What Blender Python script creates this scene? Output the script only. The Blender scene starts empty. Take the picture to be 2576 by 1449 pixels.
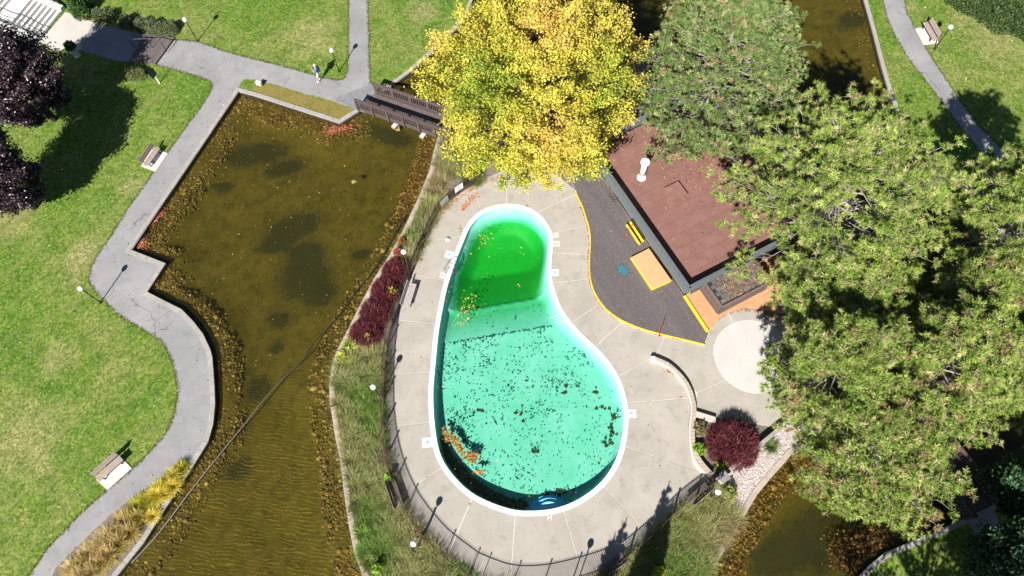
import bpy, bmesh, math, random
import numpy as np
from mathutils import Vector, Matrix, geometry

random.seed(7)
RNG = np.random.default_rng(11)
scene = bpy.context.scene
COL = scene.collection

# ------------------------------------------------------------------ camera geometry
# The drone hovers 40 m above the ground origin and looks obliquely down; U() turns a place
# measured on the photograph (2575 x 1449 grid) into the ground point (or the point at height z).
CAM_H, FOC = 40.0, 1751.0
CX, CY = 1287.5, 724.5
_n = np.array([1335.0 - CX, 1519.0 - CY, FOC]); _n /= np.linalg.norm(_n)
_ex = np.array([1.0, 0, 0]) - _n * _n[0]; _ex /= np.linalg.norm(_ex)
_up = -_n
_ey = np.cross(_up, _ex)

def U(px, py, z=0.0):
    v = np.array([px - CX, py - CY, FOC])
    w = np.array([v.dot(_ex), v.dot(_ey), v.dot(_up)])
    t = (z - CAM_H) / w[2]
    return np.array([w[0] * t, w[1] * t])

def UL(pts, z=0.0):
    return [tuple(U(p[0], p[1], z)) for p in pts]

cam_d = bpy.data.cameras.new('camera')
cam_d.sensor_width = 36.0
cam_d.lens = FOC / 2575.0 * 36.0
cam_d.clip_start = 0.5
cam_d.clip_end = 2000.0
cam = bpy.data.objects.new('camera', cam_d)
COL.objects.link(cam)
_R = Matrix(((_ex[0], -_ex[1], -_ex[2]), (_ey[0], -_ey[1], -_ey[2]), (_up[0], -_up[1], -_up[2])))
cam.matrix_world = Matrix.Translation((0, 0, CAM_H)) @ _R.to_4x4()
scene.camera = cam

# ------------------------------------------------------------------ daylight
SUN_EL = math.radians(39.5)
SH = np.array([0.375, 0.927])              # ground direction in which shadows fall
sun_from = Vector((-SH[0] * math.cos(SUN_EL), -SH[1] * math.cos(SUN_EL), math.sin(SUN_EL)))
world = bpy.data.worlds.new('World'); scene.world = world; world.use_nodes = True
wn = world.node_tree.nodes; wl = world.node_tree.links
for n in list(wn): wn.remove(n)
wo = wn.new('ShaderNodeOutputWorld'); wb = wn.new('ShaderNodeBackground'); ws = wn.new('ShaderNodeTexSky')
ws.sky_type = 'NISHITA'; ws.sun_disc = False
ws.sun_elevation = SUN_EL
ws.sun_rotation = math.atan2(sun_from.x, sun_from.y)
ws.altitude = 120.0; ws.air_density = 0.72; ws.dust_density = 0.15; ws.ozone_density = 1.0
wb.inputs['Strength'].default_value = 0.05
wl.new(ws.outputs[0], wb.inputs['Color']); wl.new(wb.outputs[0], wo.inputs['Surface'])
sun_d = bpy.data.lights.new('sun', 'SUN'); sun_d.energy = 5.0; sun_d.angle = math.radians(0.53)
sun_d.color = (1.0, 0.965, 0.90)
sun = bpy.data.objects.new('sun', sun_d); COL.objects.link(sun)
sun.rotation_euler = sun_from.to_track_quat('Z', 'Y').to_euler()
sun.location = (-20, -40, 60)
vs = scene.view_settings
scene.display_settings.display_device = 'sRGB'
vs.view_transform = 'Standard'; vs.look = 'None'; vs.gamma = 1.0; vs.use_curve_mapping = False
vs.exposure = 0.92
scene.render.engine = 'CYCLES'
scene.cycles.max_bounces = 8; scene.cycles.transparent_max_bounces = 12
scene.cycles.diffuse_bounces = 3; scene.cycles.glossy_bounces = 2
scene.cycles.use_denoising = True
scene.cycles.caustics_reflective = False; scene.cycles.caustics_refractive = False

# ------------------------------------------------------------------ materials
def _nodes(name):
    m = bpy.data.materials.new(name); m.use_nodes = True
    nt = m.node_tree
    for n in list(nt.nodes): nt.nodes.remove(n)
    out = nt.nodes.new('ShaderNodeOutputMaterial')
    return m, nt, out

def c4(c): return (c[0], c[1], c[2], 1.0)

class NT:
    def __init__(s, name):
        s.m, s.nt, s.out = _nodes(name)
        s.pos = None
    def new(s, t): return s.nt.nodes.new(t)
    def link(s, a, b): s.nt.links.new(a, b)
    def P(s):
        if s.pos is None:
            g = s.new('ShaderNodeNewGeometry'); s.pos = g.outputs['Position']
        return s.pos
    def noise(s, scale, detail=3.0, rough=0.55, vec=None, dist=0.0):
        n = s.new('ShaderNodeTexNoise'); n.inputs['Scale'].default_value = scale
        n.inputs['Detail'].default_value = detail; n.inputs['Roughness'].default_value = rough
        n.inputs['Distortion'].default_value = dist
        s.link(vec if vec is not None else s.P(), n.inputs['Vector'])
        return n.outputs['Fac']
    def ramp(s, fac, stops, interp='LINEAR'):
        r = s.new('ShaderNodeValToRGB'); r.color_ramp.interpolation = interp
        el = r.color_ramp.elements
        while len(el) > 1: el.remove(el[-1])
        el[0].position = stops[0][0]; el[0].color = c4(stops[0][1])
        for p, c in stops[1:]:
            e = el.new(p); e.color = c4(c)
        s.link(fac, r.inputs[0]); return r.outputs[0]
    def mask(s, fac, a, b):
        return s.ramp(fac, [(a, (0, 0, 0)), (b, (1, 1, 1))])
    def mix(s, fac, a, b, blend='MIX'):
        n = s.new('ShaderNodeMix'); n.data_type = 'RGBA'; n.blend_type = blend
        ins = n.inputs
        for sock, v in ((ins[0], fac), (ins[6], a), (ins[7], b)):
            if hasattr(v, 'is_linked') or hasattr(v, 'links'): s.link(v, sock)
            elif isinstance(v, (int, float)): sock.default_value = v
            else: sock.default_value = c4(v)
        return n.outputs[2]
    def attr(s, name='Col'):
        a = s.new('ShaderNodeAttribute'); a.attribute_name = name
        return a.outputs['Color']
    def rnd(s):
        o = s.new('ShaderNodeObjectInfo'); return o.outputs['Random']
    def bump(s, h, strength=0.3, dist=0.02):
        b = s.new('ShaderNodeBump'); b.inputs['Strength'].default_value = strength
        b.inputs['Distance'].default_value = dist
        s.link(h, b.inputs['Height']); return b.outputs['Normal']
    def math(s, op, a, b=None):
        n = s.new('ShaderNodeMath'); n.operation = op
        for i, v in enumerate((a, b)):
            if v is None: continue
            if isinstance(v, (int, float)): n.inputs[i].default_value = v
            else: s.link(v, n.inputs[i])
        return n.outputs[0]
    def principled(s, col, rough=0.8, spec=0.3, normal=None, metal=0.0):
        p = s.new('ShaderNodeBsdfPrincipled')
        if isinstance(col, (tuple, list)): p.inputs['Base Color'].default_value = c4(col)
        else: s.link(col, p.inputs['Base Color'])
        p.inputs['Roughness'].default_value = rough
        p.inputs['Specular IOR Level'].default_value = spec
        p.inputs['Metallic'].default_value = metal
        if normal is not None: s.link(normal, p.inputs['Normal'])
        return p
    def done(s, shader):
        s.link(shader.outputs[0], s.out.inputs['Surface']); return s.m

def m_simple(name, col, rough=0.6, spec=0.3, var=0.12, scale=8.0, bump=0.0, metal=0.0):
    t = NT(name)
    f = t.noise(scale, 4)
    d = [max(0, c * (1 - var)) for c in col]; l = [min(1, c * (1 + var)) for c in col]
    colr = t.ramp(f, [(0.3, d), (0.7, l)])
    nrm = t.bump(t.noise(scale * 4, 3), bump, 0.01) if bump else None
    return t.done(t.principled(colr, rough, spec, nrm, metal))

def m_piece(name, col, rough=0.7, var=0.25, scale=6.0, grain=None, spec=0.2):
    """Material of planks, kerb stones, shingles: every object of a set gets its own tone."""
    t = NT(name)
    r = t.rnd()
    a = [c * (1 - var) for c in col]; b = [min(1, c * (1 + var)) for c in col]
    base = t.ramp(r, [(0, a), (1, b)])
    f = t.noise(scale, 5, 0.65)
    colr = t.mix(t.mask(f, 0.35, 0.75), base, [c * 0.78 for c in col], 'MIX')
    if grain is not None:
        vm = t.new('ShaderNodeMapping'); vm.vector_type = 'TEXTURE'; vm.inputs['Rotation'].default_value = (0, 0, grain)
        vm.inputs['Scale'].default_value = (0.5, 0.03, 0.5); t.link(t.P(), vm.inputs['Vector'])
        g = t.noise(1.0, 3, 0.6, vm.outputs[0])
        colr = t.mix(t.math('MULTIPLY', t.mask(g, 0.4, 0.8), 0.35), colr, [min(1, c * 1.6 + 0.03) for c in col])
    nrm = t.bump(t.noise(30, 3), 0.15, 0.01)
    return t.done(t.principled(colr, rough, spec, nrm))

def m_foliage(name, trans=0.25, rough=0.55, spec=0.25, tint=(1, 1, 1)):
    t = NT(name)
    col = t.attr('Col')
    if tint != (1, 1, 1): col = t.mix(1.0, col, tint, 'MULTIPLY')
    p = t.principled(col, rough, spec)
    tr = t.new('ShaderNodeBsdfTranslucent'); t.link(col, tr.inputs['Color'])
    mx = t.new('ShaderNodeMixShader'); mx.inputs[0].default_value = trans
    t.link(p.outputs[0], mx.inputs[1]); t.link(tr.outputs[0], mx.inputs[2])
    return t.done(mx)

# ------------------------------------------------------------------ mesh helpers
def np_mesh(name, V, F, cols=None, smooth=False):
    """V (n,3), F (m,3|4) -> mesh; cols (n,3) point colours."""
    V = np.asarray(V, dtype=np.float32); F = np.asarray(F, dtype=np.int32)
    me = bpy.data.meshes.new(name)
    k = F.shape[1]
    me.vertices.add(len(V)); me.vertices.foreach_set('co', V.ravel())
    me.loops.add(F.size); me.loops.foreach_set('vertex_index', F.ravel())
    me.polygons.add(len(F)); me.polygons.foreach_set('loop_start', np.arange(0, F.size, k, dtype=np.int32))
    if smooth: me.polygons.foreach_set('use_smooth', np.ones(len(F), dtype=bool))
    me.update(calc_edges=True)
    if cols is not None:
        a = me.color_attributes.new('Col', 'FLOAT_COLOR', 'POINT')
        c = np.ones((len(V), 4), dtype=np.float32); c[:, :3] = cols
        a.data.foreach_set('color', c.ravel())
    return me

def link(name, me, mat=None, parent=None):
    o = bpy.data.objects.new(name, me); COL.objects.link(o)
    if mat is not None and me is not None and len(me.materials) == 0:
        for m in (mat if isinstance(mat, (list, tuple)) else [mat]): me.materials.append(m)
    if parent is not None: o.parent = parent
    return o

def tag(o, label=None, cat=None, group=None, kind=None):
    if label: o['label'] = label
    if cat: o['category'] = cat
    if group: o['group'] = group
    if kind: o['kind'] = kind
    return o

def thing(name, label, cat, loc=(0, 0, 0), rz=0.0, group=None):
    o = bpy.data.objects.new(name, None); COL.objects.link(o)
    o.empty_display_size = 0.2
    o.location = loc; o.rotation_euler = (0, 0, rz)
    return tag(o, label, cat, group)

class MB:
    def __init__(s): s.v = []; s.f = []; s.m = []; s.sm = []
    def add(s, vs, fs, mi=0, smooth=False):
        b = len(s.v); s.v += [tuple(map(float, v)) for v in vs]
        for f in fs:
            s.f.append([i + b for i in f]); s.m.append(mi); s.sm.append(smooth)
        return s
    def box(s, c, size, ax=None, mi=0):
        """c centre, size full sizes, ax = 3 axis vectors (rows)."""
        c = np.array(c, float); h = np.array(size, float) / 2
        A = np.eye(3) if ax is None else np.array(ax, float)
        vs = []
        for z in (-1, 1):
            for x, y in ((-1, -1), (1, -1), (1, 1), (-1, 1)):
                vs.append(c + A[0] * x * h[0] + A[1] * y * h[1] + A[2] * z * h[2])
        return s.add(vs, [(0, 3, 2, 1), (4, 5, 6, 7), (0, 1, 5, 4), (1, 2, 6, 5), (2, 3, 7, 6), (3, 0, 4, 7)], mi)
    def bar(s, a, b, w, h, up=(0, 0, 1), mi=0):
        a = np.array(a, float); b = np.array(b, float); d = b - a; L = np.linalg.norm(d); d = d / L
        u = np.array(up, float); y = np.cross(u, d); ny = np.linalg.norm(y)
        y = np.array([1.0, 0, 0]) if ny < 1e-6 else y / ny
        z = np.cross(d, y)
        return s.box((a + b) / 2, (L, w, h), (d, y, z), mi)
    def prism(s, poly, z0, z1, mi=0, bottom=False):
        n = len(poly)
        A = sum(poly[i][0] * poly[(i + 1) % n][1] - poly[(i + 1) % n][0] * poly[i][1] for i in range(n))
        if A < 0: poly = poly[::-1]
        vs = [(p[0], p[1], z0) for p in poly] + [(p[0], p[1], z1) for p in poly]
        fs = [tuple(range(n, 2 * n))]
        if bottom: fs.append(tuple(range(n - 1, -1, -1)))
        for i in range(n):
            j = (i + 1) % n; fs.append((i, j, n + j, n + i))
        return s.add(vs, fs, mi)
    def sheet(s, poly, z, mi=0):
        n = len(poly)
        A = sum(poly[i][0] * poly[(i + 1) % n][1] - poly[(i + 1) % n][0] * poly[i][1] for i in range(n))
        if A < 0: poly = poly[::-1]
        return s.add([(p[0], p[1], z) for p in poly], [tuple(range(n))], mi)
    def tube(s, pts, r, n=8, mi=0, caps=True, smooth=True):
        pts = [np.array(p, float) for p in pts]
        rs = r if isinstance(r, (list, tuple)) else [r] * len(pts)
        rings = []
        pu = None
        for i, p in enumerate(pts):
            d = pts[min(i + 1, len(pts) - 1)] - pts[max(i - 1, 0)]
            d = d / (np.linalg.norm(d) + 1e-9)
            u = np.array([0, 0, 1.0]) if abs(d[2]) < 0.9 else np.array([1.0, 0, 0])
            if pu is not None: u = pu
            x = np.cross(u, d); x /= np.linalg.norm(x) + 1e-9; y = np.cross(d, x); pu = y
            rings.append([p + rs[i] * (x * math.cos(2 * math.pi * k / n) + y * math.sin(2 * math.pi * k / n)) for k in range(n)])
        vs = [v for ring in rings for v in ring]; fs = []
        for i in range(len(pts) - 1):
            for k in range(n):
                a = i * n + k; b = i * n + (k + 1) % n
                fs.append((a, b, b + n, a + n))
        s.add(vs, fs, mi, smooth)
        if caps:
            b = len(s.v)
            s.add(rings[0], [tuple(range(n - 1, -1, -1))], mi); s.add(rings[-1], [tuple(range(n))], mi)
        return s
    def lathe(s, prof, c=(0, 0, 0), n=20, mi=0, smooth=True):
        vs = []; fs = []
        for r, z in prof:
            for k in range(n):
                a = 2 * math.pi * k / n
                vs.append((c[0] + r * math.cos(a), c[1] + r * math.sin(a), c[2] + z))
        for i in range(len(prof) - 1):
            for k in range(n):
                a = i * n + k; b = i * n + (k + 1) % n
                fs.append((a, b, b + n, a + n))
        fs.append(tuple(range(n - 1, -1, -1))); m = (len(prof) - 1) * n
        fs.append(tuple(range(m, m + n)))
        return s.add(vs, fs, mi, smooth)
    def mesh(s, name):
        me = bpy.data.meshes.new(name)
        me.from_pydata(s.v, [], s.f); me.update()
        me.polygons.foreach_set('material_index', s.m)
        me.polygons.foreach_set('use_smooth', s.sm)
        me.update()
        return me
    def build(s, name, mat, parent=None):
        return link(name, s.mesh(name), mat, parent)

def tess(name, polys, z):
    """Flat sheet from an outline and holes."""
    lines = [[Vector((p[0], p[1], 0)) for p in poly] for poly in polys]
    tris = geometry.tessellate_polygon(lines)
    flat = [(v.x, v.y, z) for l in lines for v in l]
    fs = []
    for t in tris:
        a, b, c = (flat[i] for i in t)
        cr = (b[0] - a[0]) * (c[1] - a[1]) - (b[1] - a[1]) * (c[0] - a[0])
        if abs(cr) < 1e-9: continue
        fs.append(t if cr > 0 else (t[0], t[2], t[1]))
    me = bpy.data.meshes.new(name); me.from_pydata(flat, [], fs); me.update()
    return me

def resample(pts, step, closed=False):
    P = np.array(pts, float)
    if closed: P = np.vstack([P, P[:1]])
    L = np.concatenate([[0], np.cumsum(np.linalg.norm(np.diff(P, axis=0), axis=1))])
    n = max(2, int(round(L[-1] / step)))
    t = np.linspace(0, L[-1], n + 1)
    q = np.stack([np.interp(t, L, P[:, 0]), np.interp(t, L, P[:, 1])], 1)
    return q[:-1] if closed else q

def smooth_curve(pts, k=8, closed=False):
    P = np.array(pts, float); n = len(P); out = []
    idx = range(n) if closed else range(n - 1)
    for i in idx:
        if closed: p0, p1, p2, p3 = P[(i - 1) % n], P[i], P[(i + 1) % n], P[(i + 2) % n]
        else: p0, p1, p2, p3 = P[max(i - 1, 0)], P[i], P[i + 1], P[min(i + 2, n - 1)]
        for j in range(k):
            t = j / k
            out.append(0.5 * ((2 * p1) + (-p0 + p2) * t + (2 * p0 - 5 * p1 + 4 * p2 - p3) * t * t + (-p0 + 3 * p1 - 3 * p2 + p3) * t ** 3))
    if not closed: out.append(P[-1])
    return np.array(out)

def offset_line(pts, d, closed=False):
    """Mitred offset to the left of travel by d."""
    P = np.array(pts, float); n = len(P); out = []
    for i in range(n):
        a = P[i - 1] if (closed or i > 0) else None
        b = P[(i + 1) % n] if (closed or i < n - 1) else None
        ns = []
        if a is not None: t = P[i] - a; t = t / (np.linalg.norm(t) + 1e-9); ns.append(np.array([-t[1], t[0]]))
        if b is not None: t = b - P[i]; t = t / (np.linalg.norm(t) + 1e-9); ns.append(np.array([-t[1], t[0]]))
        m = sum(ns); m = m / (np.linalg.norm(m) + 1e-9)
        s = max(0.45, m.dot(ns[0]))
        out.append(P[i] + m * d / s)
    return np.array(out)

def area(poly):
    P = np.array(poly); return 0.5 * np.sum(P[:, 0] * np.roll(P[:, 1], -1) - np.roll(P[:, 0], -1) * P[:, 1])

def inside(pts, poly):
    pts = np.asarray(pts, float); poly = np.asarray(poly, float)
    x, y = pts[:, 0], pts[:, 1]; r = np.zeros(len(pts), bool)
    j = len(poly) - 1
    for i in range(len(poly)):
        xi, yi = poly[i]; xj, yj = poly[j]
        c = ((yi > y) != (yj > y)) & (x < (xj - xi) * (y - yi) / (yj - yi + 1e-12) + xi)
        r ^= c; j = i
    return r

def dist_line(pts, line, closed=False):
    pts = np.asarray(pts, float); L = np.asarray(line, float)
    if closed: L = np.vstack([L, L[:1]])
    d = np.full(len(pts), 1e9)
    for a, b in zip(L[:-1], L[1:]):
        ab = b - a; t = np.clip(((pts - a) @ ab) / (ab @ ab + 1e-12), 0, 1)
        q = a + t[:, None] * ab
        d = np.minimum(d, np.hypot(*(pts - q).T))
    return d

def scatter_in(poly, n, rng=RNG):
    P = np.array(poly); lo, hi = P.min(0), P.max(0); out = []
    tot = 0
    while tot < n:
        q = lo + rng.random((n * 2, 2)) * (hi - lo); q = q[inside(q, P)]
        out.append(q); tot += len(q)
        if len(q) == 0: break
    return np.vstack(out)[:n]

def strips(poly, direction, width, gap, phase=0.0):
    """Cut a polygon into planks running along direction; returns quads."""
    P = np.array(poly, float); d = np.array(direction, float); d /= np.linalg.norm(d); n = np.array([-d[1], d[0]])
    S = P @ d; T = P @ n; out = []
    def cuts(t):
        xs = []
        for i in range(len(P)):
            j = (i + 1) % len(P)
            if (T[i] > t) != (T[j] > t):
                xs.append(S[i] + (S[j] - S[i]) * (t - T[i]) / (T[j] - T[i]))
        return sorted(xs)
    t = T.min() + 0.002 - phase
    while t < T.max() - 0.01:
        a, b = max(t, T.min() + 0.004), min(t + width - gap, T.max() - 0.004)
        if b - a > 0.02:
            ca, cb, cm = cuts(a), cuts(b), cuts((a + b) / 2)
            if len(ca) != len(cm): ca = cm
            if len(cb) != len(cm): cb = cm
            for k in range(0, len(cm) - 1, 2):
                q = [d * ca[k] + n * a, d * ca[k + 1] + n * a, d * cb[k + 1] + n * b, d * cb[k] + n * b]
                if abs(cm[k + 1] - cm[k]) > 0.05: out.append(q)
        t += width
    return out

def rand_unit(n, rng=RNG):
    v = rng.normal(size=(n, 3)); return v / np.linalg.norm(v, axis=1)[:, None]

def flakes(P, size, cols, tilt=0.35, asp=1.4, rng=RNG):
    """Small leaf-shaped faces: P (n,3), size scalar or (n,), cols (n,3)."""
    n = len(P); size = np.broadcast_to(np.asarray(size, float), (n,))
    nor = np.stack([rng.normal(0, tilt, n), rng.normal(0, tilt, n), np.ones(n)], 1); nor /= np.linalg.norm(nor, axis=1)[:, None]
    a = rng.random(n) * 2 * np.pi
    u = np.stack([np.cos(a), np.sin(a), np.zeros(n)], 1); u -= nor * (u * nor).sum(1)[:, None]; u /= np.linalg.norm(u, axis=1)[:, None]
    v = np.cross(nor, u)
    hs = size[:, None] / 2
    fold = nor * hs * 0.25
    V = np.stack([P - u * hs * asp, P - v * hs * 0.8 + fold, P + u * hs * asp, P + v * hs * 0.8 + fold], 1).reshape(-1, 3)
    i = np.arange(n) * 4
    F = np.concatenate([np.stack([i, i + 1, i + 2], 1), np.stack([i, i + 2, i + 3], 1)])
    return V, F, np.repeat(cols, 4, axis=0)

def pal(n, colors, weights=None, var=0.15, rng=RNG):
    c = np.array(colors, float); k = rng.choice(len(c), n, p=None if weights is None else np.array(weights) / np.sum(weights))
    return np.clip(c[k] * (1 + rng.normal(0, var, (n, 1))), 0.002, 1)
# ================================================================== LARGE STRUCTURE
WATER_Z = -0.22
# outer bank of the moat (water side of the kerb), traced counter-clockwise from the lower left
BANK_L = [(255, 1512), (295, 1448), (363, 1363), (418, 1276), (479, 1183), (523, 1113), (536, 1067), (541, 1017), (539, 967),
          (534, 900), (529, 880), (510, 840), (487, 810), (457, 779), (417, 759), (370, 735), (417, 663.5), (329, 629),
          (425, 490), (434, 476), (600, 230), (644, 242), (854, 310), (902, 280)]
BANK_T = [(902, 280), (987.5, 213.5), (1037, 177), (1111, 110), (1154, 67), (1174, 37), (1189, 0), (1215, -70), (1250, -200)]
BANK_R = [(2120, -200), (2172, 0), (2195, 83), (2215, 163), (2233.6, 227), (2265, 310), (2330, 420), (2420, 560), (2520, 700),
          (2600, 850), (2650, 1000), (2630, 1130), (2570, 1220), (2500, 1268)]
BANK_B = [(2500, 1268), (2425, 1304), (2315, 1353), (2225, 1390), (2185, 1423), (2161, 1449), (2110, 1530)]
bank_px = BANK_L + BANK_T[1:] + BANK_R + BANK_B[1:] + [(2000, 1700), (400, 1700)]
bank = UL(bank_px)
# island shore (outer edge of its kerb)
ISL_L = [(935, 1530), (913.6, 1449), (892, 1393), (878.6, 1326), (865, 1233), (857, 1163), (844, 1100), (830, 1010), (829, 967),
         (836, 920), (847, 884), (877, 827), (901, 777), (944, 697), (977.5, 647), (1011, 587), (1041, 523), (1057.5, 487),
         (1081, 427), (1094, 370), (1110, 320)]
ISL_T = [(1130, 285), (1200, 215), (1300, 160), (1450, 140), (1600, 150), (1750, 210), (1880, 290), (2000, 400), (2120, 520), (2250, 640),
         (2340, 800), (2400, 950), (2440, 1080), (2400, 1130)]
ISL_R = [(2400, 1130), (2330, 1165), (2200, 1130), (2080, 1110), (1990, 1142), (1973, 1163), (1932, 1209), (1904, 1243), (1880, 1283), (1834, 1363), (1781, 1449), (1740, 1530)]
isl_px = ISL_L + ISL_T + ISL_R[1:] + [(1600, 1640), (1100, 1640)]
island = UL(isl_px)
# pool
POOL_OUT_PX = [(1278, 512), (1321, 518), (1355, 537), (1378, 563.5), (1389.6, 590), (1391, 617), (1388, 650), (1387, 683.6), (1391, 713.6),
               (1401, 747), (1414.7, 777), (1438, 810), (1468, 843.7), (1501.4, 873.7), (1531, 907), (1551.4, 937), (1565, 967),
               (1575, 1000), (1580, 1033), (1581, 1060), (1576, 1106.5), (1564, 1153), (1544, 1193), (1517.6, 1226), (1481, 1256),
               (1437.7, 1280), (1388, 1294.6), (1338, 1299), (1288, 1296), (1226.5, 1276), (1176.6, 1249.7), (1136.7, 1213), (1103, 1166.5),
               (1086.7, 1116.5), (1078.4, 1050), (1076.7, 1000), (1077.6, 967), (1084, 900), (1091, 833.7), (1101, 777), (1114, 717),
               (1134, 657), (1154, 607), (1174, 563.5), (1204, 533), (1241, 517)]
pool_out = smooth_curve(UL(POOL_OUT_PX, 0.05), 4, True)
if area(pool_out) < 0: pool_out = pool_out[::-1]
pool_in = offset_line(pool_out, 0.30, True)       # left of ccw travel = inward
pool_in = resample(smooth_curve(resample(pool_in, 0.45, True), 3, True), 0.15, True)

# ---- materials of the setting
def mat_lawn():
    t = NT('lawn')
    big = t.noise(0.16, 4, 0.6, dist=0.6); mid = t.noise(0.9, 5, 0.68); fine = t.noise(5.0, 6, 0.85)
    base = t.ramp(big, [(0.32, (0.078, 0.158, 0.016)), (0.48, (0.108, 0.180, 0.024)), (0.62, (0.150, 0.196, 0.042)), (0.78, (0.235, 0.222, 0.088))])
    m1 = t.ramp(mid, [(0.32, (0.62, 0.76, 0.62)), (0.5, (1, 1, 1)), (0.72, (1.3, 1.14, 1.2))])
    c = t.mix(0.85, base, m1, 'MULTIPLY')
    # worn straw patches at fixed spots of the lawn
    w = None
    for px, py, r in ((2505, 95, 3.4), (2440, 40, 2.2), (15, 560, 2.6), (60, 1110, 3.2), (300, 62, 1.6), (790, 95, 2.6), (215, 640, 1.6), (330, 470, 1.3), (1060, 30, 1.8), (2290, 20, .9), (150, 900, 1.5)):
        g = U(px, py)
        vd = t.new('ShaderNodeVectorMath'); vd.operation = 'DISTANCE'; t.link(t.P(), vd.inputs[0]); vd.inputs[1].default_value = (g[0], g[1], 0)
        mr = t.new('ShaderNodeMapRange'); mr.inputs[1].default_value = r * 1.25; mr.inputs[2].default_value = r * 0.2; t.link(vd.outputs['Value'], mr.inputs[0])
        w = mr.outputs[0] if w is None else t.math('MAXIMUM', w, mr.outputs[0])
    w = t.math('MULTIPLY', t.mask(t.math('ADD', w, t.math('MULTIPLY', t.math('SUBTRACT', mid, 0.5), 1.6)), 0.25, 0.95), 0.5)
    c = t.mix(w, c, (0.29, 0.255, 0.115))
    # blades: little cells of lighter, darker and straw coloured grass
    for sc_v, k in ((15.0, 0.85), (6.5, 0.6)):
        v = t.new('ShaderNodeTexVoronoi'); v.inputs['Scale'].default_value = sc_v; t.link(t.P(), v.inputs['Vector'])
        sp = t.new('ShaderNodeSeparateColor'); t.link(v.outputs['Color'], sp.inputs[0])
        c = t.mix(k, c, t.ramp(sp.outputs[0], [(0.0, (0.48, 0.58, 0.42)), (0.45, (0.92, 0.97, 0.88)), (0.8, (1.25, 1.18, 1.25)), (1.0, (1.75, 1.5, 1.9))]), 'MULTIPLY')
        c = t.mix(t.math('MULTIPLY', t.mask(sp.outputs[1], 0.86, 0.95), 0.35), c, (0.30, 0.26, 0.12))
    # mower lines running up the slope
    mp = t.new('ShaderNodeMapping'); mp.vector_type = 'TEXTURE'; mp.inputs['Rotation'].default_value = (0, 0, math.radians(52)); mp.inputs['Scale'].default_value = (7.0, 0.55, 1)
    t.link(t.P(), mp.inputs['Vector'])
    st = t.noise(1.0, 3, 0.6, mp.outputs[0])
    c = t.mix(t.math('MULTIPLY', t.mask(st, 0.54, 0.72), 0.5), c, (0.22, 0.215, 0.08))
    nrm = t.bump(fine, 0.8, 0.05)
    return t.done(t.principled(c, 0.9, 0.1, nrm))

def mat_asphalt():
    t = NT('asphalt')
    big = t.noise(0.35, 5, 0.6, dist=0.4); fine = t.noise(22, 4, 0.7); stain = t.noise(1.3, 5, 0.7)
    c = t.ramp(big, [(0.3, (0.228, 0.221, 0.223)), (0.5, (0.272, 0.264, 0.265)), (0.72, (0.320, 0.310, 0.308))])
    c = t.mix(t.math('MULTIPLY', t.mask(stain, 0.52, 0.76), 0.55), c, (0.17, 0.168, 0.17))
    c = t.mix(0.35, c, t.ramp(fine, [(0.3, (0.6, 0.6, 0.6)), (0.7, (1.25, 1.25, 1.25))]), 'MULTIPLY')
    # hairline cracks
    v = t.new('ShaderNodeTexVoronoi'); v.feature = 'DISTANCE_TO_EDGE'; v.inputs['Scale'].default_value = 0.22
    dv = t.new('ShaderNodeVectorMath'); dv.operation = 'ADD'
    nz = t.new('ShaderNodeTexNoise'); nz.inputs['Scale'].default_value = 0.9; nz.inputs['Detail'].default_value = 6
    t.link(t.P(), nz.inputs['Vector']); t.link(t.P(), dv.inputs[0]); t.link(nz.outputs['Color'], dv.inputs[1]); t.link(dv.outputs[0], v.inputs['Vector'])
    crack = t.ramp(v.outputs['Distance'], [(0.0, (1, 1, 1)), (0.005, (0, 0, 0))])
    brk = t.mask(t.noise(0.5, 2), 0.45, 0.6)
    c = t.mix(t.math('MULTIPLY', t.math('MULTIPLY', crack, brk), 0.85), c, (0.075, 0.075, 0.08))
    return t.done(t.principled(c, 0.9, 0.2, t.bump(fine, 0.25, 0.01)))

def mat_concrete(name='concrete', lo=(0.325, 0.296, 0.256), hi=(0.425, 0.385, 0.335), stain=(0.20, 0.185, 0.165), amt=0.75):
    t = NT(name)
    big = t.noise(0.45, 5, 0.62, dist=0.5); fine = t.noise(26, 4, 0.7); st = t.noise(1.1, 6, 0.72, dist=0.3)
    c = t.ramp(big, [(0.28, lo), (0.72, hi)])
    c = t.mix(t.math('MULTIPLY', t.mask(st, 0.53, 0.80), amt), c, stain)
    sp = t.noise(9, 5, 0.8)
    c = t.mix(t.math('MULTIPLY', t.math('MULTIPLY', t.mask(sp, 0.58, 0.72), t.mask(t.noise(0.3, 3), 0.5, 0.66)), 0.5), c, (0.12, 0.115, 0.11))
    c = t.mix(0.25, c, t.ramp(fine, [(0.3, (0.7, 0.7, 0.7)), (0.7, (1.2, 1.2, 1.2))]), 'MULTIPLY')
    return t.done(t.principled(c, 0.85, 0.25, t.bump(fine, 0.12, 0.01)))

def mat_soil():
    t = NT('soil')
    f = t.noise(14, 5, 0.75); g = t.noise(0.7, 3)
    c = t.ramp(f, [(0.3, (0.05, 0.04, 0.03)), (0.5, (0.15, 0.125, 0.10)), (0.66, (0.34, 0.30, 0.27))])
    c = t.mix(t.mask(g, 0.35, 0.7), c, (0.22, 0.17, 0.13))
    return t.done(t.principled(c, 0.95, 0.1, t.bump(f, 0.6, 0.04)))

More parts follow.
